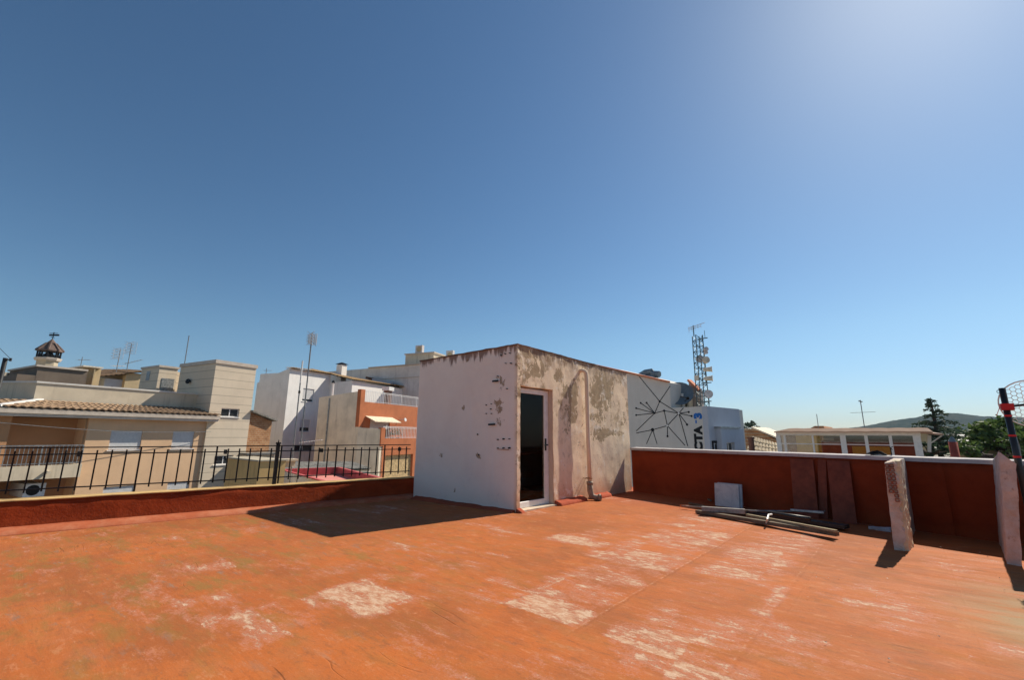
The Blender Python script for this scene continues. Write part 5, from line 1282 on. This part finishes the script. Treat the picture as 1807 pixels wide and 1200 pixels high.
# big dish on the roof step
bd = thing('large_satellite_dish', 'large blue-grey satellite dish on the roof step of the mural building', 'satellite dish', mp(1200, 718))
XD = XM+.9; c = FX(1199, 694, XD)
bm = B(); dish(bm, c, (-.75,-.45,.45), .62*2.05/1.6, .28, 6, 26); obj('reflector', bm, M['bigdish'], bd)
bm = B(); f_ = FX(1214, 703, XD-1.0); tube(bm, [c+V(.1,0,-.2), f_], .03, 6); tube(bm, [c+V(0,-.3,-.5), f_], .025, 6); disc(bm, f_, (1,.5,.2), .09, .2, 8); obj('feed_arm', bm, M['iron'], bd)
bm = B(); tube(bm, [c+V(.3,0,0), V(c.x+.3, c.y, zlow)], .08, 8); tube(bm, [c+V(.3,.3,-.2), V(c.x+.5, c.y+.5, zlow)], .05, 8); obj('stand', bm, M['whitegrey'], bd)
sb_ = thing('roof_doorway', 'small doorway hutch beside the lattice tower foot', 'hutch', FX(1211,718,XM+1.6)); q0, q1 = FX(1207,710,XM+1.6), FX(1214.5,704,XM+1.6)
bm = B(); box(bm, XM+1.6, XM+2.1, q1.y, q0.y, zlow, q1.z+.1); obj('casing', bm, M['cream'], sb_); bm = B(); box(bm, XM+1.57, XM+1.59, q1.y+.12, q0.y-.12, zlow+.05, q1.z); obj('opening', bm, M['dark'], sb_)
rv = thing('roof_ventilator', 'grey metal hooded ventilator on the mural building ridge', 'ventilator', FX(1146,664,XM+3)); p = FX(1146, 662, XM+3)
bm = B(); box(bm, p.x-.3, p.x+.3, p.y-.5, p.y+.5, p.z-.6, p.z-.02); 
for k in range(1): tube(bm, [V(p.x,p.y+.75,p.z+.02), V(p.x,p.y+.3,p.z+.2), V(p.x,p.y-.2,p.z+.22), V(p.x,p.y-.3,p.z+.05), V(p.x,p.y-.8,p.z-.02)], .22, 6)
obj('hood', bm, M['bigdish'], rv)

# lattice tower
tc = FX(1236, 715, XM+1.2); tX, tY = tc.x+.3, tc.y
tp_ = FX(1232, 592, tX); wT = .32
lt = thing('lattice_tower', 'slender steel lattice telecom tower carrying white antennas', 'tower', (tX, tY, zlow))
bm = B(); zt0, zt1 = zlow-3, tp_.z
tri = [V(wT*1.15*math.cos(a_), wT*1.15*math.sin(a_), 0) for a_ in (R(100), R(190), R(280), R(10))]
tb_ = V(tX, tY, 0)
for p in tri: tube(bm, [tb_+p+V(0,0,zt0), tb_+p*.82+V(0,0,zt1)], .028, 6)
nz = 22
for k in range(nz):
    z0_, z1_ = zt0+(zt1-zt0)*k/nz, zt0+(zt1-zt0)*(k+1)/nz; s0_, s1_ = 1-.18*k/nz, 1-.18*(k+1)/nz
    for i in range(4):
        p, q = tri[i], tri[(i+1)%4]
        tube(bm, [tb_+p*s0_+V(0,0,z0_), tb_+q*s0_+V(0,0,z0_)], .016, 4, False)
        m0 = tb_+(p*s0_).lerp(q*s0_, .0)+V(0,0,z0_); m1 = tb_+(p*s1_).lerp(q*s1_, 1)+V(0,0,z1_)
        if k % 2: m0 = tb_+q*s0_+V(0,0,z0_); m1 = tb_+p*s1_+V(0,0,z1_)
        tube(bm, [m0, m1], .014, 4, False)
obj('lattice', bm, M['towersteel'], lt)
U = RT; D_ = -FWD
def tpx(px, py_, back=0.): return FX(px, py_, tX+back)
bm = B(); a_ = tpx(1242, 597); b_2 = tpx(1241.5, 594); s_t, s_b = tpx(1241,593.5), tpx(1245,676)
sx_, sy_ = s_b.x, (s_t.y+s_b.y)/2
sy_ = tpx(1243,635).y
tube(bm, [(tX,sy_,s_b.z),(tX,sy_,s_t.z)], .03, 6)
for zz_ in (tpx(1240,597.5).z, s_b.z): bar(bm, (tX,tY,zz_), (tX,sy_-.3,zz_), .05)
tube(bm, [(tX,sy_-.15,s_t.z-.1),(tX,sy_-.15,s_t.z+.35)], .015, 5)
obj('side_pole', bm, M['towersteel'], lt)
def antdish(px, py_, r_, nrm, label, name='antenna_dish', m='dishgrey', cone=0.):
    c = tpx(px, py_); t = thing(name, label, 'antenna', c, 'dish antennas on the lattice tower')
    bm = B(); nrm = Vector(nrm).normalized()
    if cone: tube(bm, [c-nrm*cone*.5, c-nrm*cone*.25, c+nrm*cone*.4, c+nrm*cone*.5], r_*.35, 18, True, r_)
    else: tube(bm, [c-nrm*.10, c-nrm*.06, c+nrm*.04, c+nrm*.06], r_, 20, True, r_*.96)
    obj('reflector', bm, M[m], t)
    bm = B(); e = V(tX, sy_ if px > 1240 else tY, c.z)
    if (e-c).length > 1.2: e = c-nrm*.3
    tube(bm, [c-nrm*.05, e], .04, 6); obj('bracket', bm, M['towersteel'], t)
ps_ = abs(tpx(1243,620).z-tpx(1243,621).z)
antdish(1235, 633, 6.4*ps_, (-.8,-.6,.1), 'round flat-faced white antenna fixed on the lattice, left of its twin')
antdish(1246.5, 635, 6*ps_, (-.45,-.9,.1), 'round beige-backed antenna on the side pole, largest there', m='tanwall')
antdish(1246, 616, 4.0*ps_, (-.6,-.8,.2), 'small dish topmost on the side pole'); antdish(1246, 622, 3.0*ps_, (-.5,-.9,0), 'smallest dish directly below the topmost one')
antdish(1248.5, 652, 5.6*ps_, (.5,-1.1,0), 'cone-shaped antenna on the side pole, upper of two', cone=.5, m='tanwall'); antdish(1249.5, 668, 5.8*ps_, (.5,-1.1,0), 'cone-shaped antenna on the side pole, lower of two', cone=.5, m='tanwall')
antdish(1250.5, 695.5, 7.2*ps_, (-.8,-.6,.05), 'white round antenna lowest on the tower, on its own arm')
bm = B(); c = tpx(1250.5, 703); tube(bm, [(tX,c.y,c.z+.2),(tX,c.y,c.z-.35)], .035, 6); bar(bm, (tX,tY,tpx(1250,708.5).z), (tX,c.y-.15,tpx(1250,708.5).z), .05); bar(bm, (tX,tY,tpx(1240,694.5).z), (tX,c.y+.1,tpx(1240,694.5).z), .04); obj('lower_arm', bm, M['towersteel'], lt)
pn = thing('panel_box_antenna', 'square beige panel box fixed on the lattice tower below the dishes', 'antenna', tpx(1235,668)); c = tpx(1235, 668)
bm = B(); box(bm, c.x-.42, c.x-.34, c.y-4*ps_, c.y+4*ps_, c.z-4.6*ps_, c.z+4.6*ps_); bmesh.ops.bevel(bm, geom=bm.edges[:], offset=.02, segments=2, affect='EDGES'); obj('panel', bm, M['tanwall'], pn)
bm = B(); bar(bm, (c.x-.34,c.y,c.z), (tX,c.y,c.z), .05); obj('bracket', bm, M['towersteel'], pn)
ty_ = thing('television_aerial', 'television aerial on top of the lattice tower', 'antenna', tpx(1223,592)); p = tpx(1223.5,574)
bm = B(); py__ = tpx(1224,585).y; tube(bm, [(tX,py__,tpx(1223,594).z),(tX,py__,p.z)], .03, 6); obj('mast', bm, M['towersteel'], ty_)
yagi(ty_, tpx(1224,576), (RT+V(0,0,.35)), 1.0, 7, .38, 'dishgrey'); yagi(ty_, tpx(1222,580), (RT*.9+V(0,0,.3)), .8, 5, .35, 'dishgrey', vertical=True)
lwm = thing('wall_bracket_aerial', 'bent thin aerial bracket against the upper wall beside the tower', 'antenna', FX(1220,690,XS-.3))
bm = B(); tube(bm, [FX(1216,682,XS-.3), FX(1224,698,XS-.3), FX(1231,692,XS-.3), FX(1238,697,XS-.3)], .03, 5); obj('bracket', bm, M['whitegrey'], lwm)
bm = B(); tube(bm, [FX(1227,699,XS-.3), FX(1236,701,XS-.3)], .07, 6); obj('lamp_housing', bm, M['whitepaint'], lwm)

end_turn()
# ---------------------------------------------------- brown brick houses and tiled roof to the right of the mural building
XB = 34.0
bh = thing('brown_brick_house', 'brown brick house with a sloping roofline right of the shaded blue-grey wing', 'house', (XB, 0, GZ))
def xp(px, py_, X): return FX(px, py_, X)
a_, b_2, c_ = xp(1303,756,XB), xp(1330,757,XB), xp(1374,778,XB)
bm = B(); hexa(bm, [(XB,c_.y,GZ),(XB+6,c_.y,GZ),(XB+6,b_2.y,GZ),(XB,b_2.y,GZ),(XB,c_.y,c_.z),(XB+6,c_.y,c_.z),(XB+6,b_2.y,b_2.z),(XB,b_2.y,b_2.z)])
box(bm, XB, XB+6, b_2.y+.001, a_.y+2, GZ, b_2.z); obj('wall', bm, M['brick'], bh)
bm = B(); bar(bm, (XB+2.8,c_.y-.2,c_.z+.1), (XB+2.8,b_2.y+.1,b_2.z+.12), 6.2, .1); obj('roof', bm, M['tanwall'], bh)
tr_ = thing('pale_tiled_roof_house', 'pale barrel-tiled roof below the brick house, above the red wall', 'house', (28, 0, GZ))
X1 = 27.0; l, r_, t1, t2 = xp(1308,796,X1), xp(1372,792,X1), xp(1330,770,X1+4), xp(1332,770,X1+4)
bm = B(); y_l, y_r = xp(1300,790,X1).y, xp(1378,790,X1).y
tiles(bm, (X1, y_l, -1.0+.3), (X1, y_r, -.7), (X1+3, xp(1371,783,X1+3).y, xp(1371,783,X1+3).z), (X1+3, xp(1328,773,X1+3).y, xp(1328,771,X1+3).z), .28, .08, .5)
obj('roof', bm, M['tilelight'], tr_)
bm = B(); box(bm, X1+.3, X1+5, y_r+.2, y_l+1.5, GZ, -.9); obj('wall', bm, M['tan'], tr_)
cb = thing('flue_pipe', 'short brown cylindrical flue on the pale tiled roof', 'chimney', xp(1325,790,26)); p = xp(1325,775,26)
bm = B(); tube(bm, [(26,p.y,p.z-1.4),(26,p.y,p.z)], .17, 12); tube(bm, [(26,p.y,p.z-.0),(26,p.y,p.z+.12)], .22, 12); obj('flue', bm, simple('rust_flue', (.10,.05,.04), .8), cb)

# ---------------------------------------------------- sunroom
XU = 20.0
sr = thing('glazed_sunroom', 'white-framed glazed rooftop sunroom with pinkish sheet roof', 'sunroom', (XU, -3, GZ))
yL, yR = xp(1371,780,XU).y, xp(1627,780,XU).y
def suy(px): return xp(px, 785, XU).y
zE0 = xp(1500,768,XU).z; zE1 = xp(1500,763,XU).z; zSill = zE0-1.25
yb0 = yR
bm = B(); box(bm, XU, XU+.15, yb0, yL, GZ, zSill); box(bm, XU, XU+.12, yb0-.0, yL, zE0-.02, zE1+.02); box(bm, XU-.04, XU-.002, yb0, yL, zE0+.0, zE0+.12)
cols = [(1371,1379),(1384,1388),(1434,1437),(1484,1494),(1527,1533),(1570,1576),(1613,1627)]
for a_, b_2 in cols: box(bm, XU+.001, XU+.11, suy(b_2), suy(a_), zSill, zE0-.022)
box(bm, XU+.02, XU+.08, yb0, yL, xp(1500,785.5,XU).z, xp(1500,784,XU).z)
box(bm, XU+.2, XU+4.5, yL-.12, yL, GZ, zE1); box(bm, XU+.2, XU+4.5, yb0, yb0+.12, zSill-4, zSill)
obj('frame', bm, M['whitepaint'], sr)
bm = B(); box(bm, XU+.045, XU+.055, yb0+.1, yL-.1, zSill, zE0-.03); n_ = NT('sunroom_glass'); gm = n_.n('ShaderNodeBsdfGlossy', Roughness=.03); tr = n_.n('ShaderNodeBsdfTransparent'); tr.inputs[0].default_value = (.7,.72,.72,1); gm.inputs[0].default_value = (.8,.8,.8,1)
mx = n_.n('ShaderNodeMixShader'); mx.inputs[0].default_value = .08; n_.link(tr.outputs[0], mx.inputs[1]); n_.link(gm.outputs[0], mx.inputs[2]); n_.link(mx.outputs[0], n_.out.inputs[0]); M['sglass'] = n_.m
obj('glazing', bm, M['sglass'], sr)
M['syellow'] = simple('yellow_wall', (.85, .62, .12), .8, 0, .05, 2); M['sdark'] = simple('dark_blind', (.10, .085, .075), .8, 0, .15, 4)
bm = B(); box(bm, XU+.42, XU+.46, suy(1447), suy(1403), zSill, zE0-.03); box(bm, XU+.84, XU+.88, suy(1575), suy(1500), zSill, xp(1500,788,XU).z); obj('yellow_wall', bm, M['syellow'], sr)
bm = B(); box(bm, XU+.9, XU+.95, yb0+.15, suy(1480), zSill, zE0); box(bm, XU+.9, XU+.95, suy(1404)+.05, yL-.2, zSill, zE0); obj('dark_wall', bm, M['sdark'], sr)
bm = B(); box(bm, XU+.7, XU+.75, suy(1484), suy(1447), zSill, zE0-.05); obj('brown_cabinet', bm, simple('cabinet_brown', (.22,.10,.06), .6, 0, .2, 3), sr)
bm = B(); box(bm, XU+.5, XU+.6, suy(1480), suy(1452), xp(1465,784,XU).z, xp(1465,780,XU).z); box(bm, XU+.7-.02, XU+.7-.002, suy(1470), suy(1449), xp(1465,778,XU).z, xp(1465,773,XU).z); obj('white_shelf', bm, M['whitegrey'], sr)
bm = B(); box(bm, XU+1.4, XU+4.4, yb0+.2, yL-.2, zSill-.2, zSill-.1); obj('floor', bm, M['tan'], sr)
def sroof(): 
    bm = B(); ze, zr = xp(1500,762,XU-.3).z, xp(1500,756,XU+3.4).z
    ye0, ye1 = xp(1366,762,XU-.3).y, xp(1646,762,XU-.3).y
    N = 48
    top_ = []
    for j, (X_, z_) in enumerate(((XU-.35, ze), (XU+3.6, zr))):
        top_.append([bm.verts.new((X_, ye1+(ye0-ye1)*i/N, z_+.02*abs(math.sin(math.pi*i/6)))) for i in range(N+1)])
    bot = [[bm.verts.new(v.co-V(0,0,.05)) for v in r__] for r__ in top_]
    for i in range(N):
        bm.faces.new([top_[0][i], top_[0][i+1], top_[1][i+1], top_[1][i]]); bm.faces.new([bot[0][i], bot[0][i+1], bot[1][i+1], bot[1][i]][::-1])
        bm.faces.new([bot[0][i], bot[0][i+1], top_[0][i+1], top_[0][i]])
    return bm
n_ = NT('translucent_sheet'); cs_ = n_.mix(n_.ramp(n_.noise(1.5, 4), .3, .7), (.25, .18, .14), (.31, .22, .17)); n_.setb('Base Color', cs_); n_.setb('Roughness', .8); n_.setb('Specular IOR Level', .1)
tl = n_.n('ShaderNodeBsdfTranslucent'); tl.inputs[0].default_value = (.75, .6, .5, 1); mx = n_.n('ShaderNodeMixShader'); mx.inputs[0].default_value = .45
n_.link(n_.b.outputs[0], mx.inputs[1]); n_.link(tl.outputs[0], mx.inputs[2]); n_.link(mx.outputs[0], n_.out.inputs[0])
obj('roof', sroof(), n_.m, sr)
bm = B(); p = xp(1640,770,XU+.2); 
hexa(bm, [(XU-.2,yR-.02,zE1-.05),(XU+2.4,yR-.02,zE1+.05),(XU+2.4,yR-.02,zE1+.12),(XU-.2,yR-.02,zE1+.02),(XU-.2,xp(1665,766,XU).y,xp(1663,768,XU).z),(XU+2.4,xp(1665,766,XU).y,xp(1663,768,XU).z),(XU+2.4,xp(1665,766,XU).y,xp(1663,766,XU).z),(XU-.2,xp(1665,766,XU).y,xp(1663,766,XU).z)])
obj('side_canopy', bm, simple('canopy_brown', (.40,.25,.19), .7), sr)
bm = B(); bar(bm, xp(1643,782,XU+.4), xp(1662,769,XU+.4), .05); bar(bm, xp(1640,798,XU+.4), xp(1640,768,XU+.4), .12); obj('canopy_brace', bm, M['whitegrey'], sr)
for lab, px_, t_, b_, X_ in (('slim aerial with a cross arm above the sunroom roof, tallest there', 1518, 706, 760, 24), ('short faint aerial above the left part of the sunroom', 1441, 731, 760, 30), ('tiny aerial on the skyline left of the sunroom', 1311, 742, 770, 60)):
    p, q = xp(px_, t_, X_), xp(px_+1, b_, X_); m_ = mast(X_, p.y, q.z-.5, p.z, lab, .02 if X_ < 50 else .04)
    bm = B(); c = V(X_, p.y, q.z+(p.z-q.z)*(.66 if px_ == 1518 else .2)); tube(bm, [c-V(0,.55,.10), c+V(0,.50,.0-.12)], .012, 4); obj('cross_arm', bm, M['ant'], m_)
    if px_ == 1518: 
        bm = B(); tube(bm, [V(X_,p.y,p.z-.1)-V(0,.08,0), V(X_,p.y,p.z-.05)+V(0,.08,0)], .03, 5); obj('tip', bm, M['ant'], m_)
ctr = thing('distant_tiled_roof', 'low orange tiled gable roof peeking above the sunroom', 'house', (40, 0, GZ))
bm = B(); Xo = 40; l_, m__, r2 = xp(1418,762,Xo), xp(1446,752,Xo), xp(1462,757,Xo); yE_ = xp(1636,756,Xo).y; hexa(bm, [(Xo,yE_,GZ),(Xo+6,yE_,GZ),(Xo+6,l_.y,GZ),(Xo,l_.y,GZ),(Xo,yE_,r2.z-.2),(Xo+6,yE_,r2.z-.2),(Xo+6,l_.y,l_.z-.2),(Xo,l_.y,l_.z-.2)]); obj('wall', bm, M['tan'], ctr)
bm = B(); hexa(bm, [(Xo-.3,r2.y,l_.z-.2),(Xo+6,r2.y,l_.z-.2),(Xo+6,l_.y+.3,l_.z-.2),(Xo-.3,l_.y+.3,l_.z-.2),(Xo-.3,m__.y-.3,m__.z),(Xo+6,m__.y-.3,m__.z),(Xo+6,m__.y+.3,m__.z),(Xo-.3,m__.y+.3,m__.z)]); box(bm, Xo-.3, Xo+.1, yE_, r2.y-.001, r2.z-.25, r2.z); obj('roof', bm, simple('orange_roof', (.42,.20,.10), .85, 0, .2, 2), ctr)
rc = thing('red_chimney', 'round brick-red chimney with a grey metal cowl right of the sunroom', 'chimney', xp(1682,800,14)); p, q = xp(1681,780,14), xp(1680,771,14)
bm = B(); tube(bm, [(14,p.y,-3),(14,p.y,p.z)], .11, 14); obj('stack', bm, simple('red_stack', (.34,.07,.045), .7), rc, smooth=True)
bm = B(); tube(bm, [(14,p.y,p.z),(14,p.y,p.z+.05),(14,p.y,p.z+.12),(14,p.y,p.z+.16)], .10, 12, True, .02); obj('cowl', bm, M['bigdish'], rc)
rcb = thing('low_tan_house', 'low tan house at the foot of the cedar behind the wall', 'house', (26, -9, GZ))
bm = B(); box(bm, 24, 30, xp(1790,790,24).y, xp(1690,790,24).y, GZ, xp(1740,795,24).z); obj('wall', bm, M['tan'], rcb)
ws = thing('white_roofed_shed', 'pale flat-roofed warehouse between the cedar and the leafy tree', 'warehouse', (55, -20, GZ))
Xw = 55; bm = B(); box(bm, Xw, Xw+12, xp(1760,785,Xw).y, xp(1690,785,Xw).y, GZ, xp(1725,787,Xw).z); obj('wall', bm, M['bluegrey'], ws)
bm = B(); zz_ = xp(1725,783,Xw).z; y0_, y1_ = xp(1760,785,Xw).y, xp(1690,785,Xw).y; hexa(bm, [(Xw-.5,y0_,zz_-.5),(Xw+12,y0_,zz_-.5),(Xw+12,y1_,zz_-.5),(Xw-.5,y1_,zz_-.5),(Xw-.5,y0_,zz_),(Xw+12,y0_,zz_+.9),(Xw+12,y1_,zz_+.9),(Xw-.5,y1_,zz_)]); obj('roof', bm, M['whitegrey'], ws)

# ---------------------------------------------------- trees
def leafmat(name, a, b):
    n = NT(name); col = n.mix(n.ramp(n.noise(1.3, 4, .6), .35, .65), a, b); gi = n.n('ShaderNodeObjectInfo')
    n.setb('Base Color', col); n.setb('Roughness', .7)
    tl = n.n('ShaderNodeBsdfTranslucent'); n.link(col, tl.inputs[0]); mx = n.n('ShaderNodeMixShader'); mx.inputs[0].default_value = .3
    n.link(n.b.outputs[0], mx.inputs[1]); n.link(tl.outputs[0], mx.inputs[2]); n.link(mx.outputs[0], n.out.inputs[0]); return n.m
M['cedar'] = leafmat('cedar_needles', (.030, .058, .030), (.045, .075, .035)); M['leaf'] = leafmat('broad_leaves', (.06, .11, .025), (.10, .15, .04)); M['bark'] = simple('bark', (.09, .065, .05), .9, 0, .3, 6, .6)
def leafq(bm, c, L, W_):
    d = Vector((random.gauss(0,1), random.gauss(0,1), random.gauss(0,.6))).normalized(); e_ = d.cross(Vector((random.gauss(0,1), random.gauss(0,1), random.gauss(0,1)))).normalized()
    quad(bm, c-d*L, c-e_*W_, c+d*L, c+e_*W_)
Xc = 42.0; tt, tbb = xp(1657,701,Xc), xp(1660,800,Xc)
ct = thing('cedar_tree', 'tall dark cedar with tiered drooping branches', 'tree', (Xc, tbb.y, GZ)); H0 = tt.z
bm = B(); tube(bm, [(Xc,tbb.y,GZ),(Xc,tbb.y,-1),(Xc,tbb.y,3),(Xc,tbb.y,H0)], .28, 8, True, .02)
lb = B(); pm = abs(xp(1660,760,Xc).y-xp(1661,760,Xc).y)     # metres per photo pixel
zz = H0-.2; k = 0
while zz > -4:
    dz = H0-zz; rad = min(5.2, .15+dz*.62+.25*random.random())*(1 if dz < 1.2 else random.uniform(.85, 1.12)); nb = 5 if dz < 1.5 else 9
    if dz < 1.8: rad *= .7
    for i in range(nb):
        a_ = random.uniform(0, 2*math.pi); L = rad*random.uniform(.65, 1.1)
        d = V(math.cos(a_), math.sin(a_), 0); p0 = V(Xc, tbb.y, zz+random.uniform(-.12,.12)); tip = p0+d*L+V(0,0,.10*L-.16*L*L/4)
        mid = p0+d*L*.5+V(0,0,.13*L); tube(bm, [p0, mid, tip], .03+.008*L, 4, False, .01)
        ns = int(14+30*L)
        for j in range(ns):
            t = random.random()**.7; q = p0.lerp(mid, t*2) if t < .5 else mid.lerp(tip, t*2-1)
            wd = .10+.22*L*(1-abs(t-.6))*.5
            leafq(lb, q+d.cross(V(0,0,1))*random.gauss(0, wd*.7)+V(0,0,-abs(random.gauss(0,.09+.03*L))), random.uniform(.08,.17), .045)
    zz -= .36+.22*min(1, dz/3)+random.uniform(-.05,.1)
obj('trunk', bm, M['bark'], ct); obj('crown', lb, M['cedar'], ct)
def broad(name, label, c, rx, ry, rz, nblob, nleaf, base, seed, leafL=.2, m='leaf', trunk=True, flat=.6):
    random.seed(seed); t = thing(name, label, 'tree', base); bm = B(); lb = B(); c = Vector(c)
    if trunk: tube(bm, [base, Vector(base).lerp(c, .6)+V(.2,.1,0), c], .3, 8, True, .12)
    for i in range(nblob):
        d = Vector((random.uniform(-1,1), random.uniform(-1,1), random.uniform(-.9,1)))
        if d.length > 1: d.normalize(); d *= random.uniform(.7, 1)
        b0 = c+V(d.x*rx, d.y*ry, d.z*rz); br = random.uniform(.35, .8)*min(rx, rz)*.5
        if trunk: tube(bm, [c-V(0,0,rz*.6), (c+b0)/2+V(0,0,-.1), b0], .07, 4, False, .02)
        for j in range(nleaf):
            q = Vector((random.gauss(0,1), random.gauss(0,1), random.gauss(0,flat)))*br*.55
            leafq(lb, b0+q, random.uniform(.6,1.2)*leafL, leafL*.5)
    obj('trunk', bm, M['bark'], t) if trunk else bm.free()
    obj('crown', lb, M[m], t); return t
Xt = 24.0; c1 = xp(1795,788,Xt); 
broad('leafy_tree', 'bright green leafy tree behind the right end of the wall', c1, 2.6, 2.0, 1.25, 58, 120, (Xt, c1.y, GZ), 11, .13)
c2 = xp(1744,756,Xt); 
broad('leafy_tree', 'leafy branch spreading left from the green tree, lighter and sparser', c2+V(.3,0,-.15), 1.0, .85, .28, 16, 70, (Xt+.3, c2.y, GZ), 12, .11)
c3 = xp(1745,802,19); broad('shrub', 'dark shrub just behind the wall coping under the leafy tree', c3, 1.0, 1.2, .35, 12, 90, (19, c3.y, GZ), 13, .10)
c4 = xp(1640,796,30); broad('shrub', 'low bushes at the foot of the cedar', c4, 1.2, 1.6, .45, 14, 80, (30, c4.y, GZ), 14, .12, 'cedar')
for i, (px_, py_, X_, r_, lab) in enumerate(((1712,778,90,2.6,'round distant tree on the skyline right of the cedar'), (1738,776,95,3.0,'distant dark tree beside the pale warehouse'), (1316,757,120,2.2,'small dark tree on the skyline above the brick house'), (1328,755,125,2.4,'second dark tree on the skyline above the brick house, further right'))):
    c = xp(px_, py_, X_); broad('distant_tree', lab, c, r_, r_*1.3, r_*.8, 12, 60, (X_, c.y, GZ), 20+i, .3, 'cedar')
pl = xp(1612,796,5.6)

# ---------------------------------------------------- town ground, hills, air
bm = B(); S_ = 9000; quad(bm, V(-S_,-S_,GZ), V(S_,-S_,GZ), V(S_,S_,GZ), V(-S_,S_,GZ))
struct('ground', bm, plaster('dusty_ground', (.30,.26,.20), (.12,.14,.07), .6, .01, .1, .2, 1))
def hillmat():
    n = NT('scrub_hill'); f = n.noise(.02, 7, .7); g_ = n.noise(.12, 5, .8)
    col = n.mix(n.ramp(f, .42, .6), (.022,.032,.018), (.055,.055,.035)); col = n.mix(n.ramp(g_, .45, .65, 0, .75), col, (.012,.020,.011)); n.setb('Base Color', col); n.setb('Roughness', 1.0); n.setb('Specular IOR Level', 0.0); return n.m
HILL = [(1300,765),(1360,763),(1440,764),(1490,757),(1540,750),(1570,744),(1600,739),(1630,735),(1660,731),(1680,730),(1700,731.5),(1730,735),(1760,736),(1790,737),(1830,738),(1900,741),(1980,748),(2100,760)]
def hill():
    bm = B(); n = 260; m = 26; rows = []
    def prof(px_):
        for (a, b), (c, d) in zip(HILL, HILL[1:]):
            if a <= px_ <= c: return b+(d-b)*(px_-a)/(c-a)
        return 770
    for j in range(m+1):
        row = []; t = j/m
        for i in range(n+1):
            px_ = 1300+800*i/n; P = FF(px_, prof(px_), 1500); dr = (P-CAM); dr.z = 0
            f = 1-.42*t if j >= 0 else 1
            q = CAM+dr*(f); h = (P.z-CAM.z)
            z = GZ+(h-GZ)*math.cos(t*math.pi/2)**1.3 if 1 else 0
            z += noise.noise(Vector((q.x*.012, q.y*.012, 1)))*7*t*(1-t)*4+noise.noise(Vector((q.x*.06, q.y*.06, 1)))*2.0*(1-t*.5)+noise.noise(Vector((q.x*.18, q.y*.18, 1)))*.9
            row.append(bm.verts.new((q.x, q.y, z)))
        rows.append(row)
    back = [bm.verts.new((v.co.x*1.3, v.co.y*1.3, GZ-2)) for v in rows[0]]
    rows.insert(0, back)
    for j in range(len(rows)-1):
        for i in range(n): bm.faces.new([rows[j][i], rows[j][i+1], rows[j+1][i+1], rows[j+1][i]])
    return bm
hl_ = struct('hill', hill(), hillmat()); HTOP = max(v.co.z for v in hl_.data.vertices); print('HTOP', HTOP)
# far low ridge left of the hill
HAZE = 1
if HAZE:
    bm = B(); box(bm, -300, 2600, -1900, 2600, GZ-3, HTOP+3)
    hz = bpy.data.materials.new('air'); hz.use_nodes = True; nt = hz.node_tree
    for nd in list(nt.nodes):
        if nd.type == 'BSDF_PRINCIPLED': nt.nodes.remove(nd)
    pv = nt.nodes.new('ShaderNodeVolumePrincipled'); pv.inputs['Color'].default_value = (.62, .82, 1.0, 1); pv.inputs['Density'].default_value = .00013; pv.inputs['Anisotropy'].default_value = 0
    nt.links.new(pv.outputs[0], nt.nodes['Material Output'].inputs['Volume'])
    o = obj('haze', bm, hz); tag(o, 'faint pale blue haze over the far hill', 'haze', kind='stuff')
